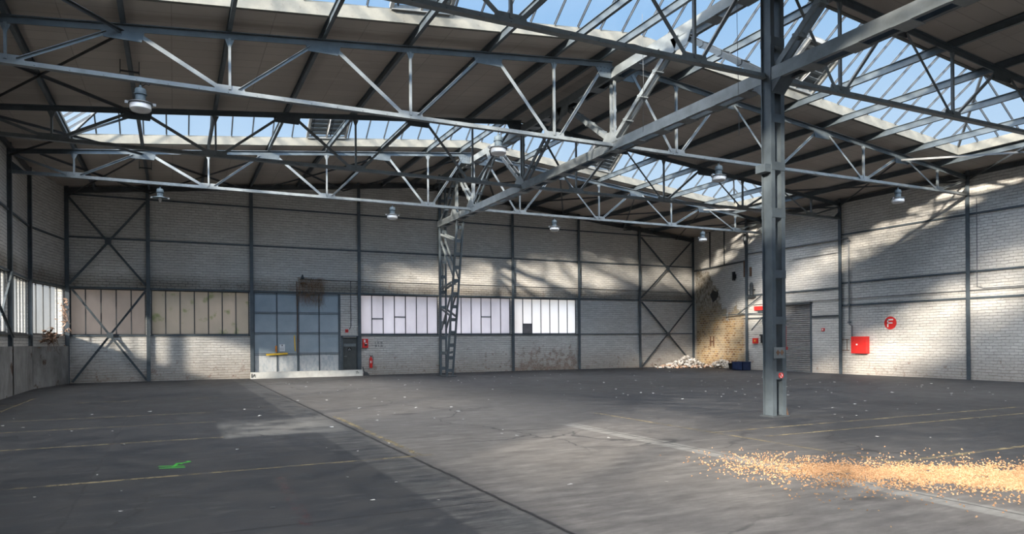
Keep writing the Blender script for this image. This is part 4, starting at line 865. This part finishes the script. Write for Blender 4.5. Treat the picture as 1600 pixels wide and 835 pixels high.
# ------------------------------------------------------------------ floor markings, chips and scraps
def line(p, q, label, wd=.08):
    bm = bmn(); p, q = Vc((*p, .002)), Vc((*q, .002)); d = (q-p).normalized(); s = Vc((-d.y, d.x, 0))*wd/2; n_ = 24
    for i in range(n_):
        a, b_ = p+(q-p)*i/n_, p+(q-p)*(i+1)/n_; bm.faces.new([bm.verts.new(c_) for c_ in (a-s, b_-s, b_+s, a+s)])
    tag(obj('painted_line', bm, 'line'), label, 'floor marking', 'worn yellow floor lines')
line((-4.6, 9.93), (3.5, 9.95), 'worn yellow line across the left floor, nearest of the left set'); line((-4.6, 13.63), (.8, 13.60), 'worn yellow line left of the pale patch, second from the camera')
line((-4.6, 16.37), (.8, 16.37), 'worn yellow line on the left floor, third from the camera'); line((-4.6, 18.65), (.8, 18.65), 'worn yellow line on the left floor, fourth from the camera')
line((-4.6, 23.6), (1.2, 23.55), 'faint yellow line on the left floor, farthest from the camera'); line((-3.95, 20.9), (-3.95, 26.5), 'short yellow line along the left wall', .07)
line((8.85, 6.3), (8.85, 14.0), 'long yellow line leading away from the wood chips'); line((8.9, 9.86), (24, 9.93), 'yellow line running right past the battened column, farther of two'); line((9.3, 9.03), (24, 9.0), 'yellow line running right, nearer of two')
line((8.9, 6.31), (16, 6.30), 'yellow line at the right edge behind the wood chips', .10); line((3.30, 9.95), (3.30, 16.2), 'worn yellow line beside the long floor joint', .10)
bm = bmn(); rr = random.Random(5)
for a, b_ in (((-.20, 10.80), (.12, 10.66)), ((-.19, 10.62), (.13, 10.55)), ((-.02, 10.66), (.05, 10.98)), ((.02, 10.96), (.10, 10.86)), ((.05, 10.92), (.20, 11.0)), ((.20, 11.0), (.16, 11.08))):
    a, b_ = Vc((*a, .003)), Vc((*b_, .003)); d = (b_-a).normalized(); s = Vc((-d.y, d.x, 0))*.022; bm.faces.new([bm.verts.new(c_) for c_ in (a-s, b_-s, b_+s, a+s)])
tag(obj('spray_mark', bm, 'green_spray'), 'bright green spray paint mark on the dark floor', 'paint mark')
bm = bmn()
pr = [(1.20, 9.2), (1.17, 8.6), (1.15, 7.8), (1.14, 7.2), (1.11, 6.6)]
for (a, b_) in zip(pr, pr[1:]):
    bm.faces.new([bm.verts.new((x, y, .003)) for x, y in ((a[0]-.07, a[1]), (b_[0]-.07, b_[1]), (b_[0]+.06, b_[1]), (a[0]+.05, a[1]))])
tag(obj('spray_mark', bm, 'red_spray'), 'faint red spray paint streak on the near floor', 'paint mark')
# wood chips: two sets of colour
def chips(nm_, label, n_, mt, seed):
    bm = bmn(); rr = random.Random(seed)
    for i in range(n_):
        t = rr.random(); u_ = rr.random()**.62; u_ = u_*1.25 if rr.random() < .5 else u_; bx, by = 7.2+2.7*u_, 6.65-2.5*u_
        sp = .22+.30*u_ if t < .82 else .8
        k = rr.gauss(0, sp); X, Y = bx+.83*k+rr.gauss(0, .08), by+.55*k+rr.gauss(0, .08)
        if t > .93: X, Y = 7.3+rr.gauss(0, .5), 6.6+rr.gauss(0, .6)
        if math.sin(X*7+Y*3)+math.sin(Y*11-X*2) > 1.25 and rr.random() < .7: continue
        a = rr.random()*6.28; l_ = rr.uniform(.008, .017); w_ = l_*rr.uniform(.35, .7); h_ = rr.uniform(.006, .018); dx, dy = math.cos(a), math.sin(a); zt1 = rr.uniform(0, .012)
        p = [(X-dx*l_-dy*w_, Y-dy*l_+dx*w_, .001), (X+dx*l_-dy*w_, Y+dy*l_+dx*w_, .001+zt1), (X+dx*l_+dy*w_, Y+dy*l_-dx*w_, .001+zt1), (X-dx*l_+dy*w_, Y-dy*l_-dx*w_, .001)]
        v = [bm.verts.new(q) for q in p]; tp = bm.verts.new((X, Y, .002+h_+zt1/2)); bm.faces.new(v[::-1])
        for k in range(4): bm.faces.new((v[k], v[(k+1)%4], tp))
    tag(obj(nm_, bm, mt), label, 'wood chips', kind='stuff')
chips('wood_chips', 'orange-tan wood chips scattered across the floor at right', 15000, 'chip', 21); chips('pale_wood_chips', 'paler chips mixed into the scattered wood chips', 10000, 'chip2', 22)
# scraps: small countable bits across the floor
protos = []
rr = random.Random(9)
for k in range(4):
    bm = bmn(); shard(bm, Vc((0, 0, 0)), .05); mn = min(v.co.z for v in bm.verts)
    for v in bm.verts: v.co.z = (v.co.z-mn)*.5
    me = bpy.data.meshes.new('debris'); bmesh.ops.recalc_face_normals(bm, faces=bm.faces); bm.to_mesh(me); bm.free(); me.materials.append(M['scrap']); protos.append(me)
spots = [(680, 690)]
def floor_pt(px, py):
    u_, v_ = px-800, py-V0; c_, s_ = math.cos(ROLL), math.sin(ROLL); u_, v_ = u_*c_-v_*s_, u_*s_+v_*c_; r_ = fw+rt*(u_/F_PX)+up*(-v_/F_PX); t = -CAM_H/r_.z; return r_.x*t, r_.y*t
SC = [(1.6, 19.0), (.9, 11.9), (2.2, 11.4), (-.5, 8.1), (.3, 6.3), (1.9, 7.4), (2.4, 8.2), (4.2, 7.1), (5.3, 6.7), (3.9, 14.8), (5.6, 17.2), (4.7, 16.1), (-2.1, 15.5), (-1.4, 9.3), (-.9, 10.5), (6.8, 10.2), (10.5, 10.9), (12.9, 10.4), (13.3, 10.9), (10.9, 8.1), (11.6, 7.6), (15.2, 8.9), (8.1, 5.2)]
for i in range(110): SC.append((rr.uniform(4, 26), rr.uniform(15, 31)))
for i in range(46): SC.append((rr.uniform(13, 25), rr.uniform(9, 19)))
for i in range(30): SC.append((rr.uniform(-3.5, 6), rr.uniform(5.5, 22)))
SC = [(x, y) for x, y in SC if math.hypot(x-11.9, y-11.3) > .6 and math.hypot(x-11.9, y-32) > 1]
for i, (x, y) in enumerate(SC):
    o = bpy.data.objects.new('plaster_scrap', protos[i % 4]); COL.objects.link(o); o.location = (x, y, .001); o.rotation_euler = (0, 0, rr.random()*6.28); s = rr.uniform(.5, 1.5)*(.5 if y < 12 else .8); o.scale = (s, s, s*.7)
    reg = ('on the near floor left of the long joint' if x < 3.1 and y < 13 else 'on the near floor between the long joint and the wood chips' if y < 13 and x < 11 else 'on the floor right of the battened column' if x > 12 and y < 16
           else 'on the far floor before the blue door' if x < 8.5 else 'on the far floor before the white windows' if x < 19 else 'on the far floor towards the right back corner')
    tag(o, 'small pale scrap '+reg, 'scrap', 'pale scraps '+reg)
# small things leaning by the end of the barrier
bm = bmn(); beam(bm, (8.72, D-.35, 0), (8.66, D-.2, .42), .03, .05, (1, 0, 0)); prism(bm, [(8.62, D-.5, 0), (8.95, D-.45, 0), (8.86, D-.3, .16), (8.7, D-.3, .2)], (0, .1, 0)); tag(obj('wheel_chock', bm, 'steel_dark'), 'small grey wedge and stake at the right end of the white barrier', 'wedge')
